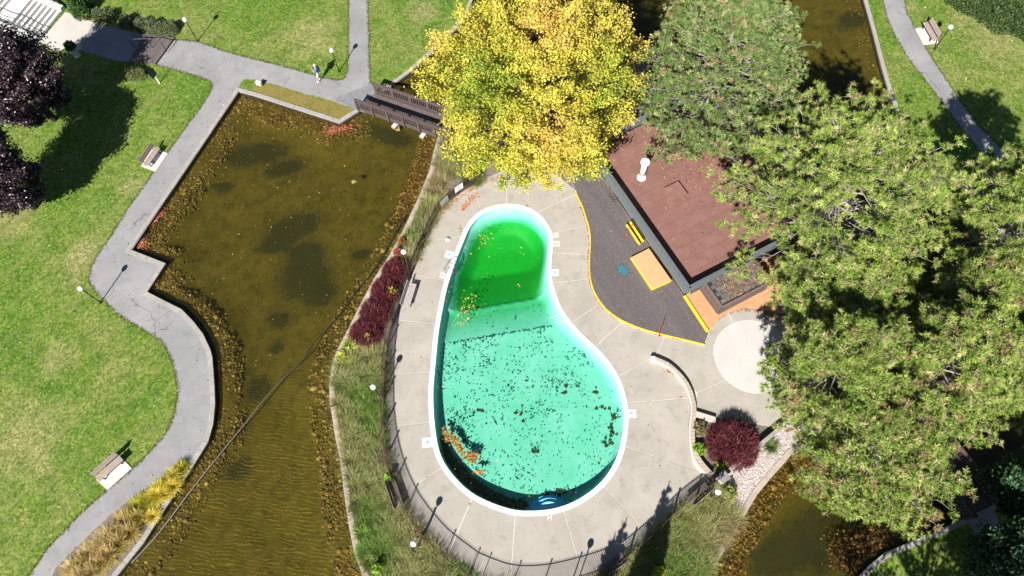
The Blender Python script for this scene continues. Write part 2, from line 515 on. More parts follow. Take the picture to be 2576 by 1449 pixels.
def mat_bed():
    t = NT('pond_bed')
    big = t.noise(0.28, 5, 0.6, dist=0.7); mid = t.noise(1.4, 6, 0.7); fine = t.noise(11, 5, 0.75)
    c = t.ramp(mid, [(0.30, (0.050, 0.049, 0.012)), (0.5, (0.098, 0.088, 0.018)), (0.72, (0.150, 0.128, 0.030))])
    # dark weed growing on the bottom: soft beds (amount kept per bed vertex) broken up by noise
    wa = t.new('ShaderNodeSeparateColor'); t.link(t.attr('Col'), wa.inputs[0])
    wsum = t.math('ADD', wa.outputs[0], t.math('MULTIPLY', t.math('SUBTRACT', t.math('ADD', t.math('MULTIPLY', mid, 0.55), t.math('ADD', t.math('MULTIPLY', t.noise(4.5, 5, 0.75), 0.3), t.math('MULTIPLY', big, 0.15))), 0.5), 2.6))
    weed = t.math('MULTIPLY', t.mask(wsum, 0.18, 0.55), 0.88)
    c = t.mix(weed, c, (0.021, 0.029, 0.017))
    spot = t.mask(t.noise(2.6, 5, 0.7), 0.62, 0.68)
    c = t.mix(t.math('MULTIPLY', spot, 0.6), c, (0.028, 0.032, 0.016))
    c = t.mix(0.55, c, t.ramp(fine, [(0.3, (0.5, 0.5, 0.45)), (0.7, (1.45, 1.45, 1.4))]), 'MULTIPLY')
    # sun caustics painted on the bottom of the lower left arm: thin uneven lines, slightly raised
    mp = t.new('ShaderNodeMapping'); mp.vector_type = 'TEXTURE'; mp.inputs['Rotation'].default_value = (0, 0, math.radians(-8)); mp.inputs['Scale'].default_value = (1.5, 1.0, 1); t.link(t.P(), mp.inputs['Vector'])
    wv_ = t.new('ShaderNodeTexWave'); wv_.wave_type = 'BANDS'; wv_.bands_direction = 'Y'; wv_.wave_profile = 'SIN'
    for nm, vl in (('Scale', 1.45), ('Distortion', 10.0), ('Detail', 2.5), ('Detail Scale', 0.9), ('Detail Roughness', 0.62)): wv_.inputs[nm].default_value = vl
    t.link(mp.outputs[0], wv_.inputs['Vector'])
    caustic = t.math('MULTIPLY', t.mask(wv_.outputs['Fac'], 0.62, 1.0), t.mask(t.noise(1.5, 3, 0.6), 0.36, 0.62))
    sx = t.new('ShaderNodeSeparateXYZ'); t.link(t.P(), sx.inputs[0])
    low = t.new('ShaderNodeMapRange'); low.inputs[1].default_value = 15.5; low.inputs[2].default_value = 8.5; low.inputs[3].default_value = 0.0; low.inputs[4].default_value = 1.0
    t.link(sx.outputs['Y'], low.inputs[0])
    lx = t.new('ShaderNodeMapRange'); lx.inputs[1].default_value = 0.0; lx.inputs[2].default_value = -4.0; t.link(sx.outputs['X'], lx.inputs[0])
    rp = t.math('MULTIPLY', t.math('MULTIPLY', caustic, low.outputs[0]), lx.outputs[0])
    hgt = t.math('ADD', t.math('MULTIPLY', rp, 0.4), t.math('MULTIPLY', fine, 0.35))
    c = t.mix(t.math('MULTIPLY', rp, 0.62), c, (0.30, 0.235, 0.055))     # bright caustic lines put into the bed colour
    nrm = t.bump(hgt, 1.0, 0.05)
    return t.done(t.principled(c, 0.9, 0.1, nrm))

def mat_water():
    t = NT('pond_water')
    a = t.noise(2.2, 4, 0.6, dist=0.8); b = t.noise(9.0, 3, 0.6)
    nrm = t.bump(t.math('ADD', a, t.math('MULTIPLY', b, 0.25)), 0.25, 0.05)
    tr = t.new('ShaderNodeBsdfTransparent'); tr.inputs['Color'].default_value = (0.86, 0.80, 0.60, 1)
    gl = t.new('ShaderNodeBsdfGlossy'); gl.inputs['Roughness'].default_value = 0.06; t.link(nrm, gl.inputs['Normal'])
    lw = t.new('ShaderNodeLayerWeight'); t.link(nrm, lw.inputs['Normal'])
    fr = t.math('ADD', t.math('MULTIPLY', t.math('POWER', lw.outputs['Facing'], 5.0), 0.9), 0.022)
    df = t.new('ShaderNodeBsdfDiffuse'); df.inputs['Color'].default_value = (0.055, 0.050, 0.012, 1)   # suspended silt
    mx = t.new('ShaderNodeMixShader'); mx.inputs[0].default_value = 0.16; t.link(tr.outputs[0], mx.inputs[1]); t.link(df.outputs[0], mx.inputs[2])
    m2 = t.new('ShaderNodeMixShader'); t.link(fr, m2.inputs[0]); t.link(mx.outputs[0], m2.inputs[1]); t.link(gl.outputs[0], m2.inputs[2])
    return t.done(m2)

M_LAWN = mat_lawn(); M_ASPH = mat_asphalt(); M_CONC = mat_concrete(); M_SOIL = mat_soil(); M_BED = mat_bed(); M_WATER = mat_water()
M_PALE = mat_concrete('pale_concrete', (0.50, 0.475, 0.445), (0.58, 0.555, 0.52), (0.45, 0.42, 0.39), 0.3)
M_CREAM = mat_concrete('cream_concrete', (0.46, 0.42, 0.37), (0.54, 0.50, 0.45), (0.38, 0.34, 0.30), 0.3)
M_KERB = m_piece('kerb_concrete', (0.36, 0.335, 0.305), 0.85, 0.09, 5.0)
M_KERB2 = m_piece('kerb_buff', (0.43, 0.36, 0.295), 0.85, 0.09, 5.0)

# ---- terrain: lawn with the moat cut out, pond bed under the water, island
ring = [(-400, -400), (400, -400), (400, 400), (-400, 400)]
tag(link('lawn', tess('lawn', [ring, bank[::-1] if area(bank) > 0 else bank], 0.0), M_LAWN), kind='structure')

def bank_sides(name, line, z0, z1, mat):
    P = np.array(line); n = len(P)
    mb = MB(); mb.add([(p[0], p[1], z0) for p in P] + [(p[0], p[1], z1) for p in P], [(i, (i + 1) % n, n + (i + 1) % n, n + i) for i in range(n)])
    return tag(mb.build(name, mat), kind='structure')
M_WET = m_simple('wet_wall', (0.06, 0.05, 0.04), 0.6, 0.3, 0.3, 4)
bank_sides('bank_wall', bank, -1.4, 0.0, M_WET)

gx = np.arange(-46, 50.1, 0.55); gy = np.arange(-14, 72.1, 0.55)
XX, YY = np.meshgrid(gx, gy); PP = np.stack([XX.ravel(), YY.ravel()], 1)
dsh = np.minimum(dist_line(PP, bank, True), dist_line(PP, island, True))
zb = np.interp(dsh, [0, 1.2, 1.7, 3.0], [-0.42, -0.52, -0.95, -1.15]) + 0.06 * np.sin(PP[:, 0] * 1.3) * np.cos(PP[:, 1] * 1.1)
zb = np.where(inside(PP, island) & (dist_line(PP, island, True) > 0.8), -4.0, zb)
nx, ny = len(gx), len(gy)
q = np.arange(nx * ny).reshape(ny, nx)
F = np.stack([q[:-1, :-1].ravel(), q[:-1, 1:].ravel(), q[1:, 1:].ravel(), q[1:, :-1].ravel()], 1)
WEED = [((640, 385), 1.7, .7, .2), ((715, 418), 1.0, .5, .3), ((735, 568), 1.3, .7, .35), ((690, 612), 1.0, .4, .2), ((770, 630), .9, .6, 0), ((765, 695), 1.3, 1.1, .2), ((800, 735), .9, .7, .3),
        ((1000, 565), .6, .5, .4), ((1025, 520), .3, .5, 0), ((700, 800), .5, .4, 0), ((650, 975), .4, .6, 0), ((905, 640), .5, .3, 0), ((690, 870), .35, .3, 0), ((600, 1180), .6, .4, .5), ((560, 470), .5, .3, 0), ((830, 880), .4, .3, .3), ((2140, 60), .8, .6, 0), ((2080, 1340), 2.0, 1.3, .4), ((1960, 1400), 1.2, .8, .3), ((980, 340), 1.5, .5, -.3)]
wv = np.zeros(len(PP))
for p_, sx1, sy1, r1 in WEED:
    d_ = PP - U(p_[0], p_[1], -0.9); ca, sa = math.cos(r1), math.sin(r1)
    wv = np.maximum(wv, np.exp(-0.5 * (((d_[:, 0] * ca + d_[:, 1] * sa) / sx1) ** 2 + ((-d_[:, 0] * sa + d_[:, 1] * ca) / sy1) ** 2)))
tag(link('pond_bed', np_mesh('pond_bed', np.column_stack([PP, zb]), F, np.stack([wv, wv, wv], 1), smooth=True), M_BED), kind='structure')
tag(link('pond_water', tess('pond_water', [bank, island[::-1] if area(island) * area(bank) > 0 else island], WATER_Z), M_WATER), kind='structure')

tag(link('island_ground', tess('island_ground', [island, pool_out[::-1]], 0.0), M_SOIL), kind='structure')
bank_sides('island_wall', island, -1.4, 0.0, M_WET)

# ---- kerbs: stones laid end to end
def kerb(name, label, pxline, side, width, mat, step=0.65, top=0.05, lift=0.012):
    t = thing(name, label, 'kerb', (0, 0, 0))
    line = np.array(UL(pxline)); P = [line[0]]
    corners = []
    for a, b in zip(line[:-1], line[1:]):
        L = np.linalg.norm(b - a); k = max(1, int(round(L / step)))
        for i in range(1, k + 1): P.append(a + (b - a) * i / k)
    P = np.array(P); In = offset_line(P, 0.012 * -side); O = offset_line(P, width * side)
    for i in range(len(P) - 1):
        if np.linalg.norm(P[i + 1] - P[i]) < 0.12: continue
        d = (P[i + 1] - P[i]); d = d / np.linalg.norm(d) * 0.006
        mb = MB(); h = top + random.uniform(-lift, lift)
        mb.prism([In[i] + d, In[i + 1] - d, O[i + 1] - d, O[i] + d], -0.07, h)
        mb.build('kerb_stone', mat, t)
    return t
sgn = 1 if area(bank) < 0 else -1      # outside of the water
kerb('pond_kerb', 'grey concrete block kerb along the asphalt path and zigzag corner on the left bank', BANK_L, sgn, 0.27, M_KERB)
kerb('pond_kerb', 'pale concrete kerb of the top lawn curving away behind the yellow tree', BANK_T, sgn, 0.25, M_KERB)
kerb('pond_kerb', 'straight concrete kerb between dark water and the top right lawn', BANK_R[:6], sgn, 0.25, M_KERB)
kerb('pond_kerb', 'shaded curved kerb of the lower right bank below the small bridge', BANK_B, sgn, 0.27, M_KERB)
sgi = -1 if area(island) < 0 else 1
kerb('island_kerb', 'buff concrete kerb along the grassy left shore of the pool island', ISL_L, sgi, 0.30, M_KERB2, 0.9)
kerb('island_kerb', 'buff concrete kerb beside the gravel strip on the lower right shore', ISL_R[3:], sgi, 0.30, M_KERB2, 0.9)

# ---- paths
def wob(pts, amp=0.03, step=0.35):
    P = resample(pts, step); P[1:-1] += RNG.normal(0, amp, (len(P) - 2, 2)); return [tuple(p) for p in P]
lawn_edge = [(30, 1512), (73, 1449), (123, 1376), (186, 1310), (220, 1276), (271, 1233), (333, 1180), (383, 1130), (416, 1093), (436, 1053), (446, 1007), (448, 967),
             (445, 967), (437, 917), (414, 867), (380, 840), (334, 814), (294, 790), (263.5, 757), (247, 740), (227, 717), (223, 700), (230, 673.5), (247, 640),
             (283.5, 587), (320, 527), (352, 483), (427, 377), (467, 320), (500, 277), (527, 237), (535, 217), (527, 203.5), (500, 193.5), (450, 180), (394, 163.5)]
up_edge = [(440, 100), (497, 105), (567, 130), (642, 150), (711, 167), (774, 185), (817, 197), (851, 202.5), (867, 197), (874, 183), (876, 133), (876, 67), (877, 0), (882, -160)]
rt_edge = [(932, -160), (924, 0), (926, 50), (927, 117), (930, 187), (932, 210), (944, 227)]
lo_edge = [(897, 276), (844, 257), (811, 247), (744, 230), (694, 213.5), (644, 199.5), (612, 200), (603, 212), (600, 232)]
kerb_in = [(434, 478), (425, 491), (331, 630), (415, 664), (369, 735), (417, 760), (457, 780), (487, 811), (510, 841), (528, 880), (533, 900), (538, 967), (540, 1017),
           (535, 1067), (522, 1113), (479, 1182)]
bed_edge = [(468, 1165), (429, 1180), (376, 1223), (323, 1260), (286, 1290), (240, 1330), (200, 1370), (146, 1423), (133, 1449), (95, 1512)]
path = wob(UL(lawn_edge)) + wob(UL(up_edge)) + wob(UL(rt_edge)) + UL(lo_edge[:1]) + wob(UL(lo_edge)) + UL(kerb_in) + wob(UL(bed_edge))
tag(MB().sheet(path, 0.006).build('asphalt_path', M_ASPH), kind='structure')
tag(MB().sheet(UL([(249, 62), (330, 80), (367, 88), (326, 156), (287, 153), (207, 127), (175, 118), (203, 97)]), 0.006).build('asphalt_path', M_ASPH), kind='structure')
tag(MB().sheet(UL([(165, 30), (249, 62), (203, 97), (143, 133), (100, 104)]), 0.010).build('landing_pavement', M_CREAM), kind='structure')
p2l = [(2216, -160), (2220, 0), (2228.6, 40), (2248.6, 87), (2278.6, 140), (2315, 187), (2365, 253), (2425, 333), (2500, 420), (2600, 520)]
p2r = [(2640, 490), (2545, 400), (2465, 320), (2399, 233), (2352, 160), (2325, 117), (2302, 77), (2280, 30), (2273.6, 0), (2270, -160)]
tag(MB().sheet(wob(UL(p2l)) + wob(UL(p2r)), 0.006).build('asphalt_path', M_ASPH), kind='structure')
p3 = [(2429, 1301), (2464, 1370), (2500, 1440), (2540, 1530), (2620, 1530), (2575, 1430), (2531, 1343), (2497, 1276)]
tag(MB().sheet(wob(UL(p3)), 0.006).build('asphalt_path', M_ASPH), kind='structure')
# darker patch of newer asphalt in front of the bridge
M_ASPH2 = m_simple('patched_asphalt', (0.205, 0.203, 0.208), 0.9, 0.2, 0.18, 3.0, 0.1)
tag(MB().sheet(UL([(835, 249), (930, 214), (952, 240), (915, 284), (897, 276), (864, 262)]), 0.012).build('asphalt_path', M_ASPH2), kind='structure')
# planting bed beside the lower path
tag(MB().sheet(UL([(470, 1163)] + bed_edge[1:] + [(250, 1512), (295, 1445), (365, 1359), (420, 1272), (478, 1180)]), 0.008).build('bed_soil', M_SOIL), kind='structure')
# dry strips of grass
def mat_dry():
    t = NT('dry_grass'); f = t.noise(10, 5, 0.75); g = t.noise(1.0, 3)
    c = t.ramp(f, [(0.3, (0.10, 0.095, 0.02)), (0.5, (0.21, 0.165, 0.05)), (0.7, (0.34, 0.27, 0.10))])
    c = t.mix(t.mask(g, 0.5, 0.75), c, (0.12, 0.14, 0.022))
    return t.done(t.principled(c, 0.9, 0.1, t.bump(f, 0.8, 0.05)))
M_DRY = mat_dry()
tag(MB().sheet(wob(UL([(640, 205), (694, 216), (744, 232), (811, 249), (844, 259), (893, 276)]), 0.03) + UL([(893, 280), (853, 304), (700, 256), (640, 238)]), 0.005).build('dry_lawn', M_DRY), kind='structure')
# gravel strip on the right shore
def mat_gravel():
    t = NT('gravel'); v = t.new('ShaderNodeTexVoronoi'); v.inputs['Scale'].default_value = 14; t.link(t.P(), v.inputs['Vector'])
    c = t.mix(0.5, v.outputs['Color'], (0.50, 0.44, 0.42)); c = t.mix(0.75, c, (0.47, 0.40, 0.375))
    return t.done(t.principled(c, 0.9, 0.2, t.bump(v.outputs['Distance'], 1.0, 0.05)))
M_GRAVEL = mat_gravel()
grav = [(1968, 1070), (2060, 1060), (2085, 1105), (1990, 1140), (1970, 1161), (1930, 1206), (1902, 1240), (1878, 1279), (1846, 1332), (1838, 1262), (1828, 1188)]
tag(MB().sheet(UL(grav), 0.012).build('gravel_strip', M_GRAVEL), kind='structure')

# ---- pool deck: concrete slabs between pale filled joints
S_CURVE = [(1448, 479), (1451, 490), (1465, 520), (1475, 550), (1483, 580), (1485, 610), (1483, 650), (1483, 683.5), (1488, 713.5), (1498, 740), (1518, 770), (1545, 793.6),
           (1578, 812), (1621.5, 828.6), (1671.5, 842)]
WALL_IN = [(1642, 909), (1663, 915), (1690.6, 930.6), (1708, 952), (1720, 968.5), (1729.7, 992), (1735.6, 1012), (1737, 1033), (1732, 1083), (1734.5, 1126.5), (1744, 1163), (1767, 1190)]
WALL_OUT = [(1649, 898), (1680, 911.6), (1702, 929), (1720, 948), (1734, 968.5), (1744, 992), (1748.7, 1012), (1751, 1033), (1747, 1078), (1750, 1126.5), (1767, 1160), (1794, 1190)]
FENCE_PX = [(1739, 1256), (1692, 1293), (1629, 1354), (1549, 1420), (1500, 1441), (1429, 1463), (1350, 1480), (1263, 1480), (1180, 1449), (1112, 1397), (1070, 1352), (1030, 1298),
            (1000, 1235), (980, 1170), (969, 1100), (966, 1030), (967, 960), (973, 895), (983, 826), (1006, 757), (1033, 689), (1068, 610), (1104, 537), (1132, 507), (1163, 483), (1210, 455)]
deck_out_px = [(1273, 425), (1400, 440)] + S_CURVE + [(1655, 885)] + WALL_IN + [(1785, 1212)] + FENCE_PX
deck_out = np.array(UL(deck_out_px))
if area(deck_out) < 0: deck_out = deck_out[::-1]
M_JOINT = m_simple('joint_filler', (0.60, 0.55, 0.48), 0.8, 0.2, 0.12, 5)
plaza_px = [(1655, 885), (1671.5, 842), (1771.6, 865), (1781.6, 837), (1795, 813.6), (1821.6, 790), (1855, 777), (1888, 771), (1922, 780), (2010, 810), (2050, 900), (2040, 1000), (1990, 1062), (1965, 1078),
            (1800, 1050), (1751, 1033)] + WALL_OUT[6::-1]
pool_hole = offset_line(pool_out, 0.02, True)
tag(link('deck_base', tess('deck_base', [deck_out, pool_hole[::-1]], 0.010), M_JOINT), kind='structure')
tag(MB().sheet(UL(plaza_px), 0.008).build('plaza_base', M_JOINT), kind='structure')

JOINTS = [((1441, 490), (1352, 534)), ((1466, 570), (1391, 587)), ((1478, 642), (1389, 637)), ((1485, 702), (1390, 714)), ((1510, 763.6), (1438, 812)), ((1568, 808.6), (1498, 872)),
          ((1648, 897), (1563, 944)), ((1733, 1001.7), (1577.6, 1015)), ((1766, 1190), (1572.6, 1125)), ((1634, 1350), (1517.6, 1226)), ((1466, 1453), (1416, 1286)), ((1282, 1480), (1295, 1298)),
          ((1122, 1406), (1186.6, 1254.7)), ((1005, 1246), (1110, 1178)), ((968, 1075), (1079, 1064)), ((969, 941), (1079, 938.7)), ((987, 804), (1094, 817)), ((1022, 690), (1119, 707)),
          ((1068, 609), (1160, 595)), ((1186, 470), (1207.6, 530)), ((1273, 425), (1273.7, 512))]
def arcpos(line, p):
    L = np.vstack([line, line[:1]]); best = (1e9, 0); s = 0
    for a, b in zip(L[:-1], L[1:]):
        ab = b - a; l = np.linalg.norm(ab); t = np.clip((p - a) @ ab / (l * l + 1e-9), 0, 1); d = np.linalg.norm(a + t * ab - p)
        if d < best[0]: best = (d, s + t * l)
        s += l
    return best[1], s
def sub(line, s0, s1, tot, step):
    """points along closed line from s0 forwards to s1"""
    L = np.vstack([line, line[:1]]); cum = np.concatenate([[0], np.cumsum(np.linalg.norm(np.diff(L, axis=0), axis=1))])
    span = (s1 - s0) % tot; n = max(2, int(span / step)); ss = (s0 + np.linspace(0, span, n + 1)) % tot
    return np.stack([np.interp(ss, cum, L[:, 0]), np.interp(ss, cum, L[:, 1])], 1)
deck = thing('pool_deck', 'worn concrete slab deck with pale joints around the kidney shaped pool', 'pool deck')
out_s = []; in_s = []
for o, i in JOINTS:
    so, To = arcpos(deck_out, U(*o)); si, Ti = arcpos(pool_out, U(*i)); out_s.append(so); in_s.append(si)
order = list(range(len(JOINTS)))
for k in order:
    a, b = k, (k + 1) % len(JOINTS)
    # the joint list runs clockwise in the picture; both outlines run counter-clockwise
    o = sub(deck_out, out_s[b], out_s[a], To, 0.4); i = sub(pool_out, in_s[b], in_s[a], Ti, 0.3)
    if len(o) > 120 or len(i) > 200: continue
    d0 = (o[0] - i[0]); 
    def inset(arr, g=0.024):
        arr = arr.copy(); t0 = arr[1] - arr[0]; t1 = arr[-2] - arr[-1]
        arr[0] += t0 / (np.linalg.norm(t0) + 1e-9) * g; arr[-1] += t1 / (np.linalg.norm(t1) + 1e-9) * g; return arr
    o, i = inset(o), inset(i)
    poly = [tuple(p) for p in o] + [tuple(p) for p in i[::-1]]
    MB().prism(poly, 0.0, 0.030 + random.uniform(0, 0.004)).build('slab', M_CONC, deck)
# plaza slabs
cc = U(1893, 896); cr = np.linalg.norm(U(1794, 896) - U(1992, 896)) / 2
def arc_to(p, q, n=14, r=None):
    a0 = math.atan2(*(U(*p) - cc)[::-1]); a1 = math.atan2(*(U(*q) - cc)[::-1]); d = (a1 - a0 + math.pi) % (2 * math.pi) - math.pi
    r = cr + 0.015
    return [(cc[0] + r * math.cos(a0 + d * k / n), cc[1] + r * math.sin(a0 + d * k / n)) for k in range(n + 1)]
pl = thing('plaza_paving', 'grey concrete paving around the round white pad beside the pool house', 'paving')
pl1 = UL([(1671.5, 843), (1721, 855), (1771, 865.5)]) + arc_to((1795, 869), (1818, 962)) + UL([(1752, 988)] + WALL_OUT[4::-1] + [(1656, 886)])
pl2 = UL([(1753, 990)]) + arc_to((1819, 964), (1960, 970)) + UL([(2040, 985), (1990, 1062), (1965, 1078), (1800, 1048), (1752, 1031), (1749.5, 1012)])
pl3 = UL([(1773, 864), (1782.5, 838), (1796, 814.5), (1822, 791), (1830, 787)]) + arc_to((1840, 812), (1796, 868))
pl4 = UL([(1832, 786), (1856, 778), (1888, 772), (1922, 781), (2010, 811), (2050, 900), (2040, 980)]) + arc_to((1961, 969), (1842, 811))
for p in (pl1, pl2, pl3, pl4): MB().prism(p, 0.0, 0.026 + random.uniform(0, 0.004)).build('slab', M_CONC, pl)
pad = MB(); pad.prism([(cc[0] + cr * math.cos(a), cc[1] + cr * math.sin(a)) for a in np.linspace(0, 2 * math.pi, 65)[:-1]], 0.0, 0.032)
M_WHITEPAD = mat_concrete('white_pad', (0.47, 0.445, 0.42), (0.53, 0.505, 0.48), (0.43, 0.40, 0.385), 0.5)
tag(pad.build('round_pad', M_WHITEPAD), 'round white concrete pad set in the grey paving by the pines', 'concrete pad')
# ================================================================== POOL
def mat_pool():
    """Pale blue paint of the basin, tinted greener with depth for algae and the light absorbed by the water."""
    t = NT('pool_paint')
    sx = t.new('ShaderNodeSeparateXYZ'); t.link(t.P(), sx.inputs[0])
    mr = t.new('ShaderNodeMapRange'); mr.inputs[1].default_value = 0.0; mr.inputs[2].default_value = -2.4
    t.link(sx.outputs['Z'], mr.inputs[0])
    c = t.ramp(mr.outputs[0], [(0.0, (0.30, 0.60, 0.80)), (0.10, (0.40, 0.74, 0.82)), (0.22, (0.34, 0.68, 0.62)), (0.33, (0.205, 0.52, 0.405)), (0.365, (0.165, 0.49, 0.365)), (0.47, (0.055, 0.37, 0.16)), (0.485, (0.05, 0.36, 0.15)), (0.525, (0.014, 0.29, 0.045)), (0.62, (0.006, 0.27, 0.025)), (1.0, (0.004, 0.235, 0.012))])  # light lost in the deeper green water is put into the basin colour
    n = t.noise(0.55, 5, 0.65); n2 = t.noise(2.2, 4, 0.6)
    c = t.mix(0.75, c, t.ramp(n, [(0.3, (0.72, 0.92, 0.82)), (0.5, (1.0, 1.0, 1.0)), (0.7, (1.35, 1.06, 1.16))]), 'MULTIPLY')
    c = t.mix(0.25, c, t.ramp(n2, [(0.3, (0.8, 0.9, 0.8)), (0.7, (1.15, 1.06, 1.15))]), 'MULTIPLY')
    return t.done(t.principled(c, 0.6, 0.2))
def mat_poolwater():
    t = NT('pool_water')
    nrm = t.bump(t.noise(5.0, 3, 0.6), 0.08, 0.03)
    tr = t.new('ShaderNodeBsdfTransparent'); tr.inputs['Color'].default_value = (0.80, 0.97, 0.92, 1)
    gl = t.new('ShaderNodeBsdfGlossy'); gl.inputs['Roughness'].default_value = 0.04; t.link(nrm, gl.inputs['Normal'])
    lw = t.new('ShaderNodeLayerWeight'); t.link(nrm, lw.inputs['Normal'])
    fr = t.math('ADD', t.math('MULTIPLY', t.math('POWER', lw.outputs['Facing'], 5.0), 0.9), 0.02)
    m2 = t.new('ShaderNodeMixShader'); t.link(fr, m2.inputs[0]); t.link(tr.outputs[0], m2.inputs[1]); t.link(gl.outputs[0], m2.inputs[2])
    return t.done(m2)
M_POOL = mat_pool(); M_PWATER = mat_poolwater()
M_WHITE = m_simple('white_paint', (0.80, 0.80, 0.79), 0.55, 0.4, 0.04, 3)
M_BLUEP = m_simple('blue_paint', (0.20, 0.62, 0.97), 0.5, 0.3, 0.08, 4)
M_STEEL = m_simple('steel', (0.6, 0.6, 0.6), 0.25, 0.5, 0.05, 5, metal=1.0)
M_DARK = m_simple('dark_hole', (0.03, 0.03, 0.035), 0.6, 0.3, 0.1)
M_NAVY = m_simple('navy_lettering', (0.05, 0.09, 0.22), 0.6, 0.3, 0.1)

PW = -0.24
pool = thing('swimming_pool', 'kidney shaped swimming pool with white coping and green algae water', 'swimming pool')
pin = pool_in if area(pool_in) > 0 else pool_in[::-1]
# floor: height field over the basin
lo, hi = pin.min(0), pin.max(0)
gg = np.stack(np.meshgrid(np.arange(lo[0], hi[0], 0.14), np.arange(lo[1], hi[1], 0.14)), -1).reshape(-1, 2)
gg = gg + RNG.uniform(-0.03, 0.03, gg.shape)
gg = gg[inside(gg, pin)]; dd = dist_line(gg, pin, True); gg = gg[dd > 0.05]; dd = dd[dd > 0.05]
b1a, b1b = U(1105, 868, -0.9), U(1405, 818, -0.9)       # where the shallow floor begins to slope
b2a, b2b = U(1110, 792, -1.15), U(1372, 748, -1.15)      # lip of the deep end
def side(P, a, b):
    d = (b - a) / np.linalg.norm(b - a); n = np.array([-d[1], d[0]]); return (P - a) @ n   # >0 = towards the deep end
def pool_floor(P, d):
    s1 = side(P, b1a, b1b); s2 = side(P, b2a, b2b)
    z = np.where(s1 <= 0, -0.84, -0.84 - np.clip(s1 * 0.17, 0, 0.30))
    drop = np.interp(s2, [0, 0.10, 2.6, 4.2, 7.0], [0, 0.13, 1.15, 1.0, 0.45])
    z = z - np.where(s2 > 0, drop, 0)
    r = np.where(s2 > 0, 1.15, np.where(s1 > 0, 0.6, 0.32))
    k = 1 - np.clip(1 - d / r, 0, 1) ** 2.0
    return -0.34 + (z + 0.34) * k
zf = pool_floor(gg, dd)
allp = np.vstack([pin, gg]); zz = np.concatenate([np.full(len(pin), -0.34), zf])
nb = len(pin)
res = geometry.delaunay_2d_cdt([Vector(p) for p in allp], [(i, (i + 1) % nb) for i in range(nb)], [], 1, 1e-5)
cv, cf = res[0], res[2]; src = res[3]
zmap = [zz[s[0]] if len(s) else -0.34 for s in src]
V = [(v.x, v.y, z) for v, z in zip(cv, zmap)]
tri = [f for f in cf if len(f) == 3]
cen = np.array([[(cv[a].x + cv[b].x + cv[c].x) / 3, (cv[a].y + cv[b].y + cv[c].y) / 3] for a, b, c in tri])
ok = inside(cen, pin)
T = []
for f, o in zip(tri, ok):
    if not o: continue
    a, b, c = (cv[i] for i in f)
    T.append(f if (b.x - a.x) * (c.y - a.y) - (b.y - a.y) * (c.x - a.x) > 0 else (f[0], f[2], f[1]))
link('floor', np_mesh('pool_floor', V, T, smooth=True), M_POOL, pool)
wl_ = MB(); n = len(pin)
wl_.add([(p[0], p[1], 0.045) for p in pin] + [(p[0], p[1], -0.34) for p in pin], [(i, n + i, n + (i + 1) % n, (i + 1) % n) for i in range(n)], 0, True)
wl_.build('wall', M_POOL, pool)
# coping: white rim, one ring
pout = resample(offset_line(pool_out, 0.03, True), 0.15, True)
cop = MB()
ro = np.array([(p[0], p[1]) for p in pout]); k = len(pin)
# match the outer ring to the inner one by nearest direction
oo = np.array([ro[np.argmin(np.hypot(*(ro - p).T))] for p in pin])
off = offset_line(pin, -0.285, True)
vs_ = [(p[0], p[1], 0.055) for p in pin] + [(p[0], p[1], 0.055) for p in off] + [(p[0], p[1], 0.0) for p in off] + [(p[0], p[1], -0.03) for p in pin]
fs_ = []
for i in range(k):
    j = (i + 1) % k
    fs_ += [(k + i, k + j, j, i), (2 * k + i, 2 * k + j, k + j, k + i), (i, j, 3 * k + j, 3 * k + i)]
cop.add(vs_, fs_); coping = cop.build('coping', M_WHITE, pool)
tag(link('pool_water', tess('pool_water', [offset_line(pin, 0.004, True)], PW), M_PWATER), kind='structure')
# moulded entry steps
stp = thing('pool_steps', 'blue and white curved entry steps at the shallow end of the pool', 'pool steps')
sc_ = U(1382, 1291, -0.3)
def halfdisc(r, z0, z1, c, n=26):
    a0 = math.atan2(*(U(1382, 1200) - U(1382, 1291))[::-1])
    pts = [(c[0] + r * math.cos(a0 + t) * 1.0, c[1] + r * math.sin(a0 + t) * 0.86) for t in np.linspace(-1.75, 1.75, n)]
    return pts
for r, z in ((1.18, -0.62), (0.98, -0.44), (0.72, -0.27)):
    pts = halfdisc(r, 0, 0, sc_); inn = [p for p in pts]
    MB().prism(inn, -0.9, z).build('step', M_BLUEP if r != 0.72 else m_simple('pale_step', (0.45, 0.74, 0.97), 0.5, 0.3, 0.05), stp)
# lettering painted on the coping
def letters(txt, px, py, px2, py2, h=0.17, mat=None, z=0.058):
    a, b = U(px, py, 0.055), U(px2, py2, 0.055)
    c = bpy.data.curves.new('lettering', 'FONT'); c.body = txt; c.size = h * 1.35; c.align_x = 'CENTER'; c.align_y = 'CENTER'
    o = bpy.data.objects.new('lettering', c); COL.objects.link(o)
    me = bpy.data.meshes.new_from_object(o.evaluated_get(bpy.context.evaluated_depsgraph_get()))
    bpy.data.objects.remove(o)
    me.name = 'lettering'
    q = link('lettering', me, mat or M_NAVY, coping)
    xs = [v.co.x for v in me.vertices]; w = max(xs) - min(xs); L = np.linalg.norm(b - a)
    s = L / w if w > 0 else 1
    q.scale = (s, min(s, 1.4), 1)
    q.location = ((a[0] + b[0]) / 2, (a[1] + b[1]) / 2, z); q.rotation_euler = (0, 0, math.atan2(b[1] - a[1], b[0] - a[0]))
    q['kind'] = 'stuff'
    return q
M_FADED = m_simple('faded_lettering', (0.33, 0.37, 0.45), 0.7, 0.2, 0.3, 20)
letters('SHALLOW AREA', 1189, 1254.5, 1228, 1274, 0.15)
letters('SHALLOW AREA', 1502, 1231, 1532, 1198, 0.15)
letters('3 FT', 1161, 1231, 1172, 1238.5, 0.15)
